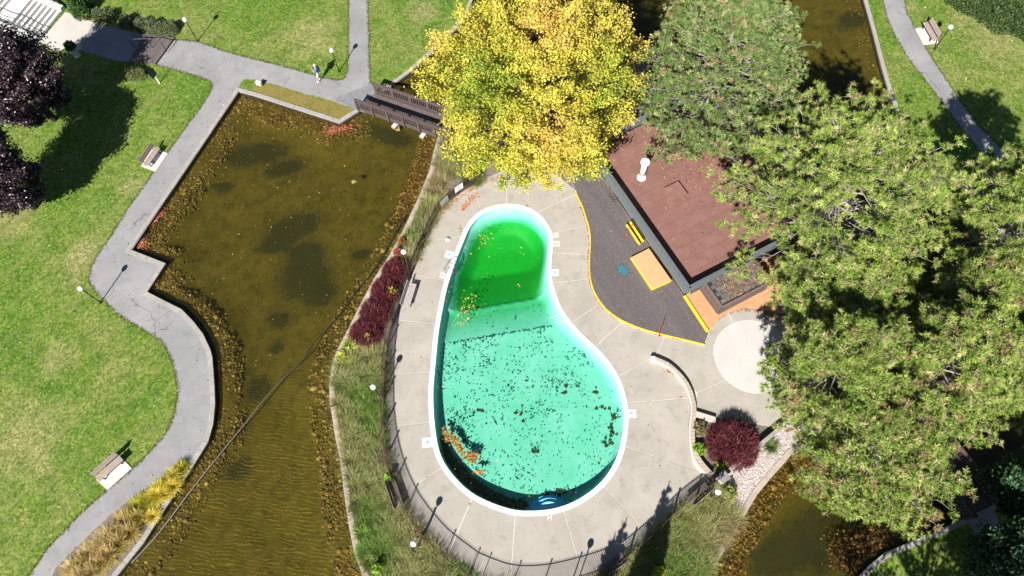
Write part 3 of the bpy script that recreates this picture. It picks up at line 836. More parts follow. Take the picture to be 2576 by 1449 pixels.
letters('4 FT', 1535, 1188, 1546, 1176, 0.15)
letters('3 FT', 1081.5, 1021, 1082.5, 1035, 0.13)
letters('DEEP AREA', 1332, 533, 1355, 548, 0.13, M_FADED)
letters('8 FT', 1367, 555, 1373, 563, 0.12, M_FADED)
letters('DEEP AREA', 1165, 600, 1175, 576, 0.13, M_FADED)
letters('6 FT', 1401.5, 759, 1405, 769, 0.13, M_FADED)
letters('3 FT', 1510, 893, 1518, 901, 0.13, M_FADED)
letters('5 FT', 1093, 812, 1095, 802, 0.12, M_FADED)
# skimmer pads
def pad_at(px, py, s, rz, label):
    c = U(px, py); t = thing('skimmer_pad', label, 'skimmer lid', (c[0], c[1], 0), rz, 'white skimmer pads round the pool')
    MB().box((0, 0, 0.026), (s, s, 0.052)).build('pad', M_WHITE, t)
    lid = MB().lathe([(0.085, 0.052), (0.085, 0.060), (0.07, 0.062)], n=18).build('lid', M_BLUEP, t)
    MB().lathe([(0.035, 0.0615), (0.035, 0.0635)], (0.01, 0.0, 0), 12).build('keyhole', M_DARK, lid)
pad_at(1130, 641, 0.50, math.radians(-20), 'white square skimmer pad on the left rim above the pool ladder')
pad_at(1396, 686, 0.46, 0.05, 'white square skimmer pad on the right rim beside the dark deck')
pad_at(1588, 1040, 0.50, -0.02, 'white square skimmer pad on the right rim of the shallow end')
pad_at(1075, 1113, 0.56, 0.12, 'white square skimmer pad on the left rim of the shallow end')
M_PATCH = mat_concrete('patched_concrete', (0.50, 0.47, 0.43), (0.58, 0.545, 0.50), (0.42, 0.4, 0.37), 0.2)
def anchors(pts, s, rz, label):
    c = U(*pts); t = thing('anchor_plate', label, 'anchor plate', (c[0], c[1], 0), rz)
    MB().box((0, 0, 0.018), (s, s * 0.9, 0.038)).build('plate', M_PATCH, t)
    for x in (-0.1, 0.1): MB().lathe([(0.032, 0.037), (0.032, 0.041), (0.02, 0.042)], (x, 0, 0), 10).build('socket', M_DARK, t)
anchors((1397, 592), 0.42, 0.1, 'pale patch with two dark sockets at the deep end rim')
anchors((1399, 614), 0.46, 0.0, 'pale patch with two dark sockets just below the first at the rim')
anchors((1116, 694), 0.50, -0.3, 'pale patch with two dark sockets below the pool ladder')
anchors((1382, 1302), 0.30, 1.5, 'small pale patch with dark sockets behind the entry steps')
# ladder of two bent handrails
M_LADDER = m_simple('dull_steel', (0.20, 0.21, 0.22), 0.35, 0.5, 0.1)
lad = thing('pool_ladder', 'bent steel ladder handrails on the left rim of the deep end', 'pool ladder')
def rail3(pts, r, mat, par, name, n=8): return MB().tube(smooth_curve3(pts), r, n).build(name, mat, par)
def smooth_curve3(pts, k=5):
    P = np.array(pts, float); out = []
    for i in range(len(P) - 1):
        p0, p1, p2, p3 = P[max(i - 1, 0)], P[i], P[i + 1], P[min(i + 2, len(P) - 1)]
        for j in range(k):
            t = j / k; out.append(0.5 * ((2 * p1) + (-p0 + p2) * t + (2 * p0 - 5 * p1 + 4 * p2 - p3) * t * t + (-p0 + 3 * p1 - 3 * p2 + p3) * t ** 3))
    out.append(P[-1]); return out
for pa, pb in (((1118, 680), (1143, 671)), ((1122, 690), (1139, 684.5))):
    a, b = U(*pa), U(*pb); d = (b - a)
    rail3([(a[0], a[1], 0.03), (a[0], a[1], 0.5), (a[0] + d[0] * .25, a[1] + d[1] * .25, 0.78), (a[0] + d[0] * .7, a[1] + d[1] * .7, 0.74), (b[0], b[1], 0.3), (b[0], b[1], -0.4)], 0.021, M_LADDER, lad, 'handrail')
a, b = U(1141, 690, -0.3), U(1143, 671, -0.3)
for k_, z in enumerate((-0.18, -0.42)):
    MB().bar((a[0] + .05, a[1], z), (b[0] + .05, b[1], z), 0.09, 0.03).build('tread', M_STEEL, lad)
# concrete chips: round patch on deck
tag(MB().lathe([(0.19, 0.034), (0.19, 0.038)], (*U(1127, 602), 0), 20).build('deck_patch', M_PATCH), 'round pale patch on the deck left of the deep end', 'patch')

# ================================================================== DARK DECK, TAN DECK, POOL HOUSE
M_DPLANK = m_piece('dark_deck_boards', (0.128, 0.112, 0.112), 0.8, 0.13, 7.0, math.radians(55))
M_TAN = m_piece('tan_boards', (0.56, 0.315, 0.165), 0.75, 0.04, 4.0)
M_YEL = m_simple('yellow_paint', (0.80, 0.56, 0.03), 0.6, 0.3, 0.10, 8)
M_UNDER = m_simple('deck_underside', (0.44, 0.40, 0.385), 0.9, 0.1, 0.25, 10)
dw = UL([(1551, 490), (1725, 740)], 2.35); pdir = np.array(dw[1]) - np.array(dw[0]); pdir /= np.linalg.norm(pdir)
DECK_Z = 0.13
wall_edge = [(1720, 742), (1660, 655), (1600, 569), (1560, 512), (1520, 452), (1480, 392)]
ddpoly = UL(S_CURVE[:-1] + [(1621.5, 828.6), (1671.5, 842), (1721.5, 853.7), (1771, 865), (1781, 838)] + wall_edge + [(1420, 420)], DECK_Z)
dd_t = thing('timber_deck', 'dark brown timber deck with curved yellow edge in front of the pool house', 'deck')
MB().prism(ddpoly, 0.0, DECK_Z - 0.03).build('substructure', M_UNDER, dd_t)
for qd in strips(ddpoly, pdir, 0.145, 0.017):
    h = DECK_Z + random.uniform(-0.004, 0.003)
    MB().prism(qd, DECK_Z - 0.032, h).build('plank', M_DPLANK, dd_t)
ed = np.array(UL(S_CURVE + [(1721.5, 853.7), (1772, 866)], DECK_Z)); ed = smooth_curve(ed, 4)
e_o = offset_line(ed, -0.045); e_i = offset_line(ed, 0.012)
if dist_line(e_o[10:11], np.array(ddpoly), True)[0] < dist_line(e_i[10:11], np.array(ddpoly), True)[0] and inside(e_o[10:11], ddpoly)[0]:
    e_o, e_i = offset_line(ed, 0.045), offset_line(ed, -0.012)
MB().prism([tuple(p) for p in e_o] + [tuple(p) for p in e_i[::-1]], 0.0, DECK_Z + 0.008).build('edge_trim', M_YEL, dd_t)
tag(MB().bar((*U(1721, 744, 0.2), 0.17), (*U(1780, 834, 0.2), 0.17), 0.17, 0.10).build('step_edge', M_YEL), 'bright yellow step edge between the dark deck and the tan deck', 'step edge')
# tan deck
tdpoly = UL([(1724, 742), (1790, 700), (1880, 660), (1960, 640), (2010, 720), (1990, 790), (1922, 780), (1905, 775), (1888, 773), (1855, 777), (1821.6, 790), (1795, 813.6), (1782, 836)], 0.1)
td_t = thing('timber_deck', 'tan timber deck beside the round white pad and the dark pump shed', 'deck')
MB().prism(tdpoly, 0.0, 0.085).build('substructure', M_UNDER, td_t)
rd = UL([(1725, 740), (1855, 680)], 2.35); rdir = np.array(rd[1]) - np.array(rd[0]); rdir /= np.linalg.norm(rdir)
for qd in strips(tdpoly, rdir, 0.145, 0.006):
    MB().prism(qd, 0.08, 0.112 + random.uniform(-0.002, 0.002)).build('plank', M_TAN, td_t)

# platform, mat, bench, pole
plat = thing('platform', 'tan plywood topped platform against the pool house wall', 'platform')
pp = UL([(1586.5, 647), (1632, 624), (1689, 705), (1640, 727)], 0.38)
MB().prism(pp, DECK_Z, 0.355).build('frame', M_YEL, plat)
ppi = offset_line(np.array(pp if area(pp) > 0 else pp[::-1]), 0.02, True)
MB().prism([tuple(p) for p in ppi], 0.355, 0.385).build('top', m_simple('plywood', (0.60, 0.345, 0.18), 0.7, 0.2, 0.06, 2.5), plat)
mt = thing('hatch_cover', 'teal green rectangular hatch cover set in the dark deck', 'hatch')
hp = UL([(1548, 673.5), (1565, 662.5), (1583.5, 686), (1568.5, 697)], DECK_Z)
MB().prism(hp, DECK_Z, DECK_Z + 0.012).build('frame', M_DARK, mt)
hpi = offset_line(np.array(hp if area(hp) > 0 else hp[::-1]), 0.02, True)
MB().prism([tuple(p) for p in hpi], DECK_Z + 0.012, DECK_Z + 0.02).build('panel', m_simple('teal_panel', (0.05, 0.16, 0.19), 0.7, 0.2, 0.1, 20), mt)
yb = thing('yellow_bench', 'low bench with two bright yellow slats under the eaves', 'bench')
for a_, b_ in (((1575.5, 565.5), (1608.5, 615.5)), ((1584.5, 558.5), (1617, 608.5))):
    MB().bar((*U(*a_, 0.45), 0.45), (*U(*b_, 0.45), 0.45), 0.135, 0.05).build('slat', M_YEL, yb)
for f in (0.12, 0.88):
    p0 = np.array([*U(1575.5, 565.5, .45)]) * (1 - f) + np.array([*U(1608.5, 615.5, .45)]) * f
    p1 = np.array([*U(1584.5, 558.5, .45)]) * (1 - f) + np.array([*U(1617, 608.5, .45)]) * f
    MB().bar((*p0, 0.40), (*p1, 0.40), 0.07, 0.05).bar((*p0, DECK_Z), (*p0, 0.38), 0.06, 0.06).bar((*p1, DECK_Z), (*p1, 0.38), 0.06, 0.06).build('leg', M_DARK, yb)
M_RED = m_simple('red_paint', (0.42, 0.03, 0.02), 0.45, 0.4, 0.1)
rs_ = thing('rescue_strap', 'red strap hanging across the yellow bench', 'strap')
MB().tube(smooth_curve3([(*U(1574, 599, 0.2), 0.17), (*U(1577, 590, 0.35), 0.36), (*U(1581, 576, 0.55), 0.52), (*U(1588, 569, 0.6), 0.56), (*U(1593, 564, 0.9), 0.9)]), 0.025, 6).build('strap_band', M_RED, rs_)
MB().lathe([(0.02, 0.0), (0.06, 0.02), (0.06, 0.05), (0.02, 0.07)], (*U(1573.5, 600, 0.15), DECK_Z), 12).build('strap_end', M_RED, rs_)
rp = thing('rescue_pole', 'thin red pole lying across the curved yellow deck edge', 'pole')
MB().tube([(*U(1657.5, 844, 0.16), 0.17), (*U(1666, 818, 0.18), 0.20)], [0.028, 0.026], 8).build('grip', M_RED, rp)
MB().tube([(*U(1666, 818, 0.18), 0.20), (*U(1675, 791, 0.2), 0.22)], [0.022, 0.012], 8).build('shaft', m_simple('dark_red', (0.10, 0.015, 0.012), 0.5, 0.3, 0.1), rp)
MB().lathe([(0.02, 0.0), (0.05, 0.02), (0.05, 0.05), (0.02, 0.06)], (*U(1657, 845, 0.15), 0.14), 10).build('end_knob', M_RED, rp)

# pool house
EZ, TZ, RZ = 2.35, 2.98, 2.22
M_FASCIA = m_simple('grey_green_fascia', (0.115, 0.148, 0.155), 0.55, 0.3, 0.05, 3)
M_CAP = m_simple('grey_cap', (0.125, 0.13, 0.14), 0.5, 0.4, 0.08, 3)
M_WALL = m_simple('cream_wall', (0.72, 0.66, 0.56), 0.8, 0.2, 0.06, 3, 0.1)
M_RECESS = m_simple('brown_door', (0.10, 0.07, 0.055), 0.7, 0.2, 0.15, 6)
house = thing('pool_house', 'flat roofed pool house with grey green fascia and red brown roof', 'pool house')
A = U(1725, 740, EZ); e1 = -pdir * 1.0; e2 = rdir - e1 * rdir.dot(e1); e2 /= np.linalg.norm(e2)    # up the long side / along the short side
LX = np.linalg.norm(U(1468, 372, EZ) - A); LY = 10.5
def H(u, v, z): p = A + e1 * u + e2 * v; return (p[0], p[1], z)
ax3 = (np.array([*e1, 0]), np.array([*e2, 0]), np.array([0, 0, 1.0]))
def hbox(u0, u1, v0, v1, z0, z1): c = H((u0 + u1) / 2, (v0 + v1) / 2, (z0 + z1) / 2); return MB().box(c, (u1 - u0, v1 - v0, z1 - z0), ax3)
TH = 0.20
for u0, u1, v0, v1 in ((0, LX, 0, TH), (0, TH, TH + .002, LY), (LX - TH, LX, TH + .002, LY), (TH + .002, LX - TH - .002, LY - TH, LY)):
    hbox(u0, u1, v0, v1, EZ, TZ).build('fascia', M_FASCIA, house)
for u0, u1, v0, v1 in ((0.03, LX, -0.015, 0.10), (-0.015, 0.10, 0.102, LY), ):
    hbox(u0, u1, v0 + 0.02, v1 + 0.13, TZ, TZ + 0.025).build('cap_flashing', M_CAP, house)
M_ROOF = m_piece('roof_sheet', (0.235, 0.122, 0.102), 0.85, 0.07, 1.3, None)
hbox(TH, LX - TH, TH, LY - TH, RZ - 0.10, RZ - 0.012).build('roof_slab', M_DARK, house)
w_ = 0.86; u = TH + 0.004; i = 0
while u < LX - TH - 0.05:
    u1 = min(u + w_ - 0.014, LX - TH - 0.004)
    cuts_ = [TH + 0.004, TH + 2.2 + (i % 3) * 1.7, LY - TH - 0.004]
    for v0, v1 in zip(cuts_[:-1], cuts_[1:]):
        hbox(u, u1, v0 + 0.004, v1 - 0.004, RZ - 0.012, RZ + 0.006 + random.uniform(0, .008)).build('roof_sheet', M_ROOF, house)
    u += w_; i += 1
# walls under the wide eaves
wl0 = U(1731, 748) ; 
OV = (wl0 - A).dot(e2); OVu = (wl0 - A).dot(e1)
OV = max(0.9, min(1.5, (U(1583, 525) - A).dot(e2)))
OVu = max(0.5, (U(1790, 717) - A).dot(e1))
hbox(OVu, LX - 0.6, OV + 0.12, LY - 0.7, 0.0, RZ - .12).build('wall', M_RECESS, house)
def useg(px, py): return (U(px, py) - A).dot(e1)
segs = [((1716, 742), (1702, 722)), ((1638, 621), (1621, 600)), ((1601, 563), (1576, 528)), ((1540, 478), (1519, 448))]
for a_, b_ in segs:
    u0, u1 = sorted((useg(*a_), useg(*b_)))
    hbox(max(u0, OVu), u1, OV, OV + 0.115, 0.0, RZ - 0.12).build('pilaster', M_WALL, house)
hbox(useg(1625, 604), useg(1580, 536), OV + 0.075, OV + 0.119, 0.0, RZ - 0.13).build('wall_panel', M_WALL, house)
hbox(OVu - 0.02, OVu - 0.001, OV, LY - .7, 0, RZ - .13).build('wall_panel', M_RECESS, house)
# roof fittings
def rt(px, py, z): return (U(px, py, z) - A)
hc = U(1698, 485, RZ); hu, hv = (hc - A).dot(e1), (hc - A).dot(e2)
M_ROOF2 = m_simple('roof_hatch_felt', (0.235, 0.125, 0.104), 0.85, 0.15, 0.12, 2)
htc = thing('roof_hatch', 'square raised red brown hatch on the pool house roof', 'roof hatch')
hbox(hu - .55, hu + .55, hv - .55, hv + .55, RZ - 0.005, RZ + 0.20).build('curb', M_ROOF2, htc)
hbox(hu - .50, hu + .50, hv - .50, hv + .50, RZ + 0.20, RZ + 0.225).build('lid', M_ROOF2, htc)
fb = U(1613, 446, RZ)
flue = thing('flue_pipe', 'white metal flue with round cap standing on the pool house roof', 'flue')
MB().lathe([(0.33, RZ), (0.30, RZ + 0.06), (0.19, RZ + 0.30)], (*fb, 0), 24).build('flashing', M_WHITE, flue)
MB().lathe([(0.175, RZ + 0.30), (0.175, RZ + 1.6)], (*fb, 0), 24).build('pipe', M_WHITE, flue)
MB().lathe([(0.24, RZ + 1.55), (0.30, RZ + 1.6), (0.30, RZ + 1.74), (0.24, RZ + 1.86), (0.05, RZ + 1.92)], (*fb, 0), 24).build('cap', M_WHITE, flue)
for an in (0.5, 3.6):
    MB().tube([(fb[0] + .55 * math.cos(an), fb[1] + .55 * math.sin(an), RZ), (fb[0] + .17 * math.cos(an), fb[1] + .17 * math.sin(an), RZ + .5)], 0.012, 5).build('guy_wire', M_STEEL, flue)
vb = U(1833, 470, RZ)
vent = thing('vent_pipe', 'small white vent pipe on the roof edge by the large pine', 'vent pipe')
MB().lathe([(0.06, RZ), (0.06, RZ + 0.32)], (*vb, 0), 12).build('pipe', M_WHITE, vent)
MB().lathe([(0.085, RZ + .32), (0.085, RZ + 0.38), (0.02, RZ + .40)], (*vb, 0), 12).build('cap', M_WHITE, vent)
# wall lamp and cable at the eaves
cb = thing('cable', 'black cable drooping from the eaves onto the dark deck', 'cable')
MB().tube(smooth_curve3([(*U(1521, 455, 1.6), 1.6), (*U(1524, 470, 1.0), 1.0), (*U(1530, 490, .5), .5), (*U(1541, 505, .35), .35), (*U(1552, 507, .6), .6)]), 0.014, 5).build('cord', M_DARK, cb)

# pump shed
M_SHED = m_piece('shed_boards', (0.135, 0.098, 0.088), 0.8, 0.18, 6.0)
M_RAIL = m_simple('shed_rail', (0.16, 0.118, 0.105), 0.8, 0.2, 0.15, 6)
M_SHING = m_piece('shingle', (0.155, 0.135, 0.125), 0.9, 0.28, 9.0)
shed = thing('pump_shed', 'dark brown board shed with shingled top on the tan deck', 'shed')
SZ = 1.25
B = U(1804, 789, 0.11); s1 = -pdir; s2 = e2
def S_(u, v, z): p = B + s1 * u + s2 * v; return np.array([p[0], p[1], z])
SU = np.linalg.norm(U(1758, 722) - B) + 0.4; SV = 3.6
axs = (np.array([*s1, 0]), np.array([*s2, 0]), np.array([0, 0, 1.0]))
MB().box(S_(SU / 2, SV / 2, (0.11 + SZ) / 2), (SU - .1, SV - .1, SZ - .11), axs).build('core', M_DARK, shed)
nbd = int(SU / 0.155)
for k in range(nbd):
    u0 = k * SU / nbd; MB().box(S_(u0 + SU / nbd / 2, 0.0, (0.11 + SZ) / 2), (SU / nbd - 0.012, 0.03, SZ - 0.11 + random.uniform(-.01, .01)), axs).build('board', M_SHED, shed)
nbd = int(SV / 0.155)
for k in range(nbd):
    v0 = k * SV / nbd; MB().box(S_(-0.032, v0 + SV / nbd / 2, (0.11 + SZ) / 2), (0.03, SV / nbd - 0.012, SZ - 0.11 + random.uniform(-.01, .01)), axs).build('board', M_SHED, shed)
MB().bar(S_(-0.05, -0.04, SZ + .03), S_(SU, -0.04, SZ + .03), 0.16, 0.05).bar(S_(-0.06, 0.045, SZ + .028), S_(-0.06, SV, SZ + .028), 0.14, 0.05).build('cap_rail', M_RAIL, shed)
MB().bar(S_(0.0, -0.035, 0.62), S_(SU, -0.035, 0.62), 0.04, 0.07).bar(S_(0.0, -0.035, 0.15), S_(SU, -0.035, 0.15), 0.04, 0.07).bar(S_(-0.068, 0, 0.15), S_(-0.068, SV, 0.15), 0.04, 0.07).build('mid_rail', M_RAIL, shed)
dr = MB().box(S_(0.95, -0.03, 0.36), (0.72, 0.025, 0.44), axs).build('door', M_SHED, shed)
MB().lathe([(0.03, 0), (0.035, 0.02), (0.02, 0.05)], tuple(S_(0.95, -0.06, 0.60)), 10).build('handle', M_STEEL, dr)
for r in range(int(SU / 0.26)):
    for k in range(int(SV / 0.42)):
        if r * int(SV / .42) + k > 140: break
        u0 = 0.12 + r * 0.26 + 0.13; v0 = 0.10 + k * 0.42 + (0.21 if r % 2 else 0) 
        if v0 > SV - .3: continue
        MB().box(S_(u0, v0 + .2, SZ + 0.01 + random.uniform(0, .012)), (0.245 , 0.40 + random.uniform(-.05, .01), 0.03), axs).build('shingle', M_SHING, shed)
# retaining wall with a capped top
rw = thing('retaining_wall', 'low curved wall with buff capping stones beside the shallow end', 'wall')
wi = smooth_curve(UL(WALL_IN, 0.3), 4); wo_ = smooth_curve(UL(WALL_OUT, 0.3), 4)
wi = resample(wi, np.linalg.norm(np.diff(wi, axis=0), axis=1).sum() / 34); wo_ = resample(wo_, np.linalg.norm(np.diff(wo_, axis=0), axis=1).sum() / 34)
m_ = min(len(wi), len(wo_))
MB().prism([tuple(p) for p in wi[:m_]] + [tuple(p) for p in wo_[:m_][::-1]], 0.0, 0.26).build('wall_body', M_CREAM, rw)
M_CAPST = m_piece('capping_stone', (0.46, 0.385, 0.31), 0.85, 0.10, 6)
for k in range(m_ - 1):
    i0 = wi[k] * .72 + wo_[k] * .28; i1 = wi[k + 1] * .72 + wo_[k + 1] * .28
    d = (wi[k + 1] - wi[k]); d = d / np.linalg.norm(d) * 0.007
    MB().prism([tuple(i0 + d), tuple(i1 - d), tuple(wo_[k + 1] - d), tuple(wo_[k] + d)], 0.26, 0.33 + random.uniform(-.004, .004)).build('capping_stone', M_CAPST, rw)
ii = wi[:m_] * .70 + wo_[:m_] * .30
MB().prism([tuple(p) for p in wi[:m_]] + [tuple(p) for p in ii[::-1]], 0.26, 0.292).build('parging', M_PALE, rw)
c_ = U(1642, 902, .3); MB().box((c_[0], c_[1], 0.17), (0.26, 0.26, 0.36)).build('end_block', M_WHITE, rw)
lw_ = thing('low_wall', 'short buff wall end between the plaza and the purple shrub', 'wall')
MB().prism(UL([(1751, 1034), (1800, 1049), (1800, 1063), (1750, 1048)], .3), 0, 0.30).build('wall_body', M_CREAM, lw_)
bw = thing('boundary_wall', 'grey capped wall between the purple shrub and the gravel strip', 'wall')
a, b = np.array(U(1828, 1188, .55)), np.array(U(1975, 1066, .55))
MB().bar((*a, 0.24), (*b, 0.24), 0.16, 0.48).build('wall_body', M_CREAM, bw)
MB().bar((*a, 0.50), (*b, 0.50), 0.22, 0.05).build('cap', m_simple('grey_wood', (0.30, 0.275, 0.25), 0.8, 0.2, 0.2, 5), bw)
pr = thing('brick_pier', 'pale brick pier with flat grey cap at the end of the wall', 'pier')
pc = U(1820, 1200, .85); an = math.atan2(*(b - a)[::-1])
axp = (np.array([math.cos(an), math.sin(an), 0]), np.array([-math.sin(an), math.cos(an), 0]), np.array([0, 0, 1.0]))
M_PBRICK = m_piece('pier_brick', (0.58, 0.49, 0.38), 0.85, 0.12, 8)
MB().box((pc[0], pc[1], 0.4), (0.40, 0.40, 0.80), axp).build('core', M_CREAM, pr)
for r in range(10):
    for s_ in range(4):
        nrm_ = axp[0] * (1, -1, 0, 0)[s_] + axp[1] * (0, 0, 1, -1)[s_]; tan_ = np.cross([0, 0, 1.0], nrm_)
        for k in (-1, 1):
            cpos = np.array([pc[0], pc[1], 0.045 + r * .08]) + nrm_ * 0.205 + tan_ * (k * 0.105 + (0.02 if r % 2 else -0.02))
            MB().box(cpos, (0.20, 0.04, 0.068), (tan_, nrm_, np.array([0, 0, 1.0]))).build('brick', M_PBRICK, pr)
MB().box((pc[0], pc[1], 0.85), (0.56, 0.52, 0.07), axp).build('cap', m_simple('grey_slab', (0.235, 0.225, 0.235), 0.7, 0.3, 0.08, 5), pr)
# ================================================================== BRIDGES, RAMP, STAIRS
M_BRW = m_piece('bridge_timber', (0.105, 0.078, 0.075), 0.8, 0.10, 6.0)
M_BRP = m_piece('bridge_plank', (0.150, 0.122, 0.120), 0.85, 0.10, 6.0)
M_BLACK = m_simple('black_metal', (0.02, 0.02, 0.022), 0.45, 0.4, 0.1)
def bridge(label, a0, a1, b0, b1, rail_h=0.92, piers=True, dz=0.10):
    """a0->a1 one edge of the deck, b0->b1 the other (ground points)."""
    t = thing('footbridge', label, 'footbridge')
    a0, a1, b0, b1 = (np.array(p) for p in (a0, a1, b0, b1))
    d = a1 - a0; d /= np.linalg.norm(d); nrm = np.array([-d[1], d[0]])
    for qd in strips([tuple(a0), tuple(a1), tuple(b1), tuple(b0)], nrm, 0.15, 0.012):
        MB().prism(qd, dz - 0.03, dz + 0.02 + random.uniform(-.003, .003)).build('plank', M_BRP, t)
    for e0, e1_, sg in ((a0, a1, 1), (b0, b1, -1)):
        n2 = nrm * (1 if (b0 - a0) @ nrm > 0 else -1) * (-sg)      # outwards
        L = np.linalg.norm(e1_ - e0); e = (e1_ - e0) / L
        def p(s, off, z): q_ = e0 + e * s + n2 * off; return (q_[0], q_[1], z)
        MB().bar(p(0, 0.02, dz - 0.10), p(L, 0.02, dz - 0.10), 0.12, 0.26).build('beam', M_BRW, t)
        MB().bar(p(-0.05, 0.10, dz + rail_h), p(L + .05, 0.10, dz + rail_h), 0.05, 0.19).bar(p(-0.08, 0.09, dz + rail_h + .115), p(L + .08, 0.09, dz + rail_h + .115), 0.17, 0.035).build('top_rail', M_BRW, t)
        MB().bar(p(0, 0.10, dz + 0.14), p(L, 0.10, dz + 0.14), 0.045, 0.14).build('bottom_rail', M_BRW, t)
        np_ = max(2, int(round(L / 1.32)))
        for k in range(np_ + 1):
            s = L * k / np_
            MB().bar(p(s, 0.16, dz - 0.15), p(s, 0.16, dz + rail_h + 0.02), 0.10, 0.16, up=(*e, 0)).build('post', M_BRW, t)
            if k < np_:
                nb_ = 8
                for j in range(nb_):
                    s2 = s + (L / np_) * (j + 1) / (nb_ + 1)
                    MB().bar(p(s2, 0.10, dz + 0.20), p(s2, 0.10, dz + rail_h - 0.08), 0.05, 0.062, up=(*e, 0)).build('slat', M_BRW, t)
    if piers:
        for f in (0.40, 0.70):
            c0 = a0 + (a1 - a0) * f; c1 = b0 + (b1 - b0) * f; o = (c0 - c1) / np.linalg.norm(c0 - c1) * 0.42
            MB().bar((*(c0 + o), -0.30), (*(c1 - o), -0.30), 0.32, 0.22).bar((*(c0), -0.9), (*(c0), -0.4), 0.3, 0.3).bar((*(c1), -0.9), (*(c1), -0.4), 0.3, 0.3).build('pier', M_PALE, t)
    return t
a0 = U(903, 272, .1); a1d = U(1073, 330, .1) - a0; b0 = U(943, 236, .1)
Lb = 7.4; dd_ = a1d / np.linalg.norm(a1d)
bridge('brown timber footbridge with slatted railings reaching under the yellow maple', a0, a0 + dd_ * Lb, b0, b0 + dd_ * (Lb - 0.4))
l1 = U(2432, 1301, .1); l0 = U(2378, 1230, .1); r1 = U(2491, 1268, .1); dl = (l0 - l1) / np.linalg.norm(l0 - l1)
bridge('shaded timber footbridge at the lower right beneath the big pine', l1, l1 + dl * 5.6, r1, r1 + dl * 5.6, 0.85, True)

# ramp over the path
ramp = thing('timber_ramp', 'brown timber ramp across the path with a thin handrail', 'ramp')
rq = UL([(368, 89), (440, 98), (394, 164), (326, 156)])
rq = [tuple(p) for p in rq]
rm = np.array(rq).mean(0)
rd_ = np.array(rq[3]) - np.array(rq[0])
top = 0.14
for qd in strips(rq, rd_, 0.15, 0.010):
    MB().prism(qd, 0.01, top + random.uniform(-.004, .004)).build('plank', M_BRP, ramp)
hp_ = [(340, 121.5, .9), (362, 121.5, .95), (384.4, 120.5, .95), (419.7, 129.6, .95)]
tops = []
for x, y, h in hp_:
    p = U(x, y, top); tops.append((p[0], p[1], top + h))
    MB().tube([(p[0], p[1], top - .02), (p[0], p[1], top + h)], 0.028, 6).build('post', M_BLACK, ramp)
MB().tube(tops, 0.03, 6).build('handrail', M_BRW, ramp)

# entrance stairs in the top left corner
stairs = thing('entrance_stairs', 'white concrete stairs with dark nosing strips in the corner of the photo', 'stairs')
f0, f1 = U(157, 31), U(102.5, 99)                     # foot of the stairs, right end and left end
sx_ = f1 - f0; SWd = np.linalg.norm(sx_); sx_ = sx_ / SWd; su = np.array([sx_[1], -sx_[0]])
if su[0] > 0: su = -su                                  # climbs towards the upper left
M_NOSE = m_simple('nosing_strip', (0.09, 0.08, 0.085), 0.7, 0.2, 0.15, 10)
M_STAIR = mat_concrete('stair_concrete', (0.62, 0.59, 0.56), (0.70, 0.67, 0.63), (0.5, 0.48, 0.45), 0.25)
def Q(a, b, z): p = f0 + sx_ * a + su * b; return (p[0], p[1], z)
tr_, ri = 0.36, 0.11
b = 0.0; z = 0.0; lev = []
for k in range(6): lev.append((b, b + tr_, z + ri)); b += tr_; z += ri
lev.append((b, b + 1.55, z + ri)); b += 1.55; z += ri
for k in range(8): lev.append((b, b + tr_, z + ri)); b += tr_; z += ri
lev.append((b, b + 4.0, z + ri))
for b0_, b1_, zt in lev:
    st = MB().prism([Q(0, b0_, 0)[:2], Q(SWd, b0_, 0)[:2], Q(SWd, b1_, 0)[:2], Q(0, b1_, 0)[:2]], 0.0, zt).build('step', M_STAIR, stairs)
    MB().prism([Q(0.06, b0_ + .015, 0)[:2], Q(SWd - .06, b0_ + .015, 0)[:2], Q(SWd - .06, b0_ + .10, 0)[:2], Q(.06, b0_ + .10, 0)[:2]], zt, zt + 0.006).build('nosing', M_NOSE, st)
for a0_, a1_, nm in ((-0.42, -0.01, 'cheek_wall'), (SWd + 0.01, SWd + 0.34, 'cheek_wall')):
    pts = []
    w = MB()
    zb_ = [(0.0, 0.30)] + [(x[0] + .18, x[2] + .22) for x in lev] + [(lev[-1][1], lev[-1][2] + .22)]
    vs2 = [Q(a0_, bb, 0) for bb, zz_ in zb_] + [Q(a1_, bb, 0) for bb, zz_ in zb_] + [Q(a0_, bb, zz_) for bb, zz_ in zb_] + [Q(a1_, bb, zz_) for bb, zz_ in zb_]
    m0 = len(zb_); fs2 = []
    for i in range(m0 - 1):
        fs2 += [(2 * m0 + i, 2 * m0 + i + 1, 3 * m0 + i + 1, 3 * m0 + i), (i, i + 1, 2 * m0 + i + 1, 2 * m0 + i), (m0 + i, 3 * m0 + i, 3 * m0 + i + 1, m0 + i + 1)]
    fs2 += [(0, 2 * m0, 3 * m0, m0), (m0 - 1, 2 * m0 - 1, 4 * m0 - 1, 3 * m0 - 1)]
    w.add(vs2, fs2); w.build(nm, M_STAIR, stairs)
rl = thing('stair_railing', 'grey steel railing along the left side of the white stairs', 'railing')
def Z_at(bb):
    for b0_, b1_, zt in lev:
        if b0_ <= bb < b1_: return zt
    return lev[-1][2]
M_GREYM = m_simple('grey_metal', (0.22, 0.23, 0.24), 0.4, 0.5, 0.1, 5, metal=0.6)
rail_b = [0.0, 0.7, 1.5, 2.2, 3.0, 3.8, 4.6, 5.4, 6.2, 7.4, 8.6]
for o_ in (0.92, 0.5, 0.2):
    MB().tube([Q(SWd + .17, x, Z_at(x) + .2 + o_) for x in rail_b], 0.028 if o_ > .8 else 0.018, 6).build('handrail', M_GREYM, rl)
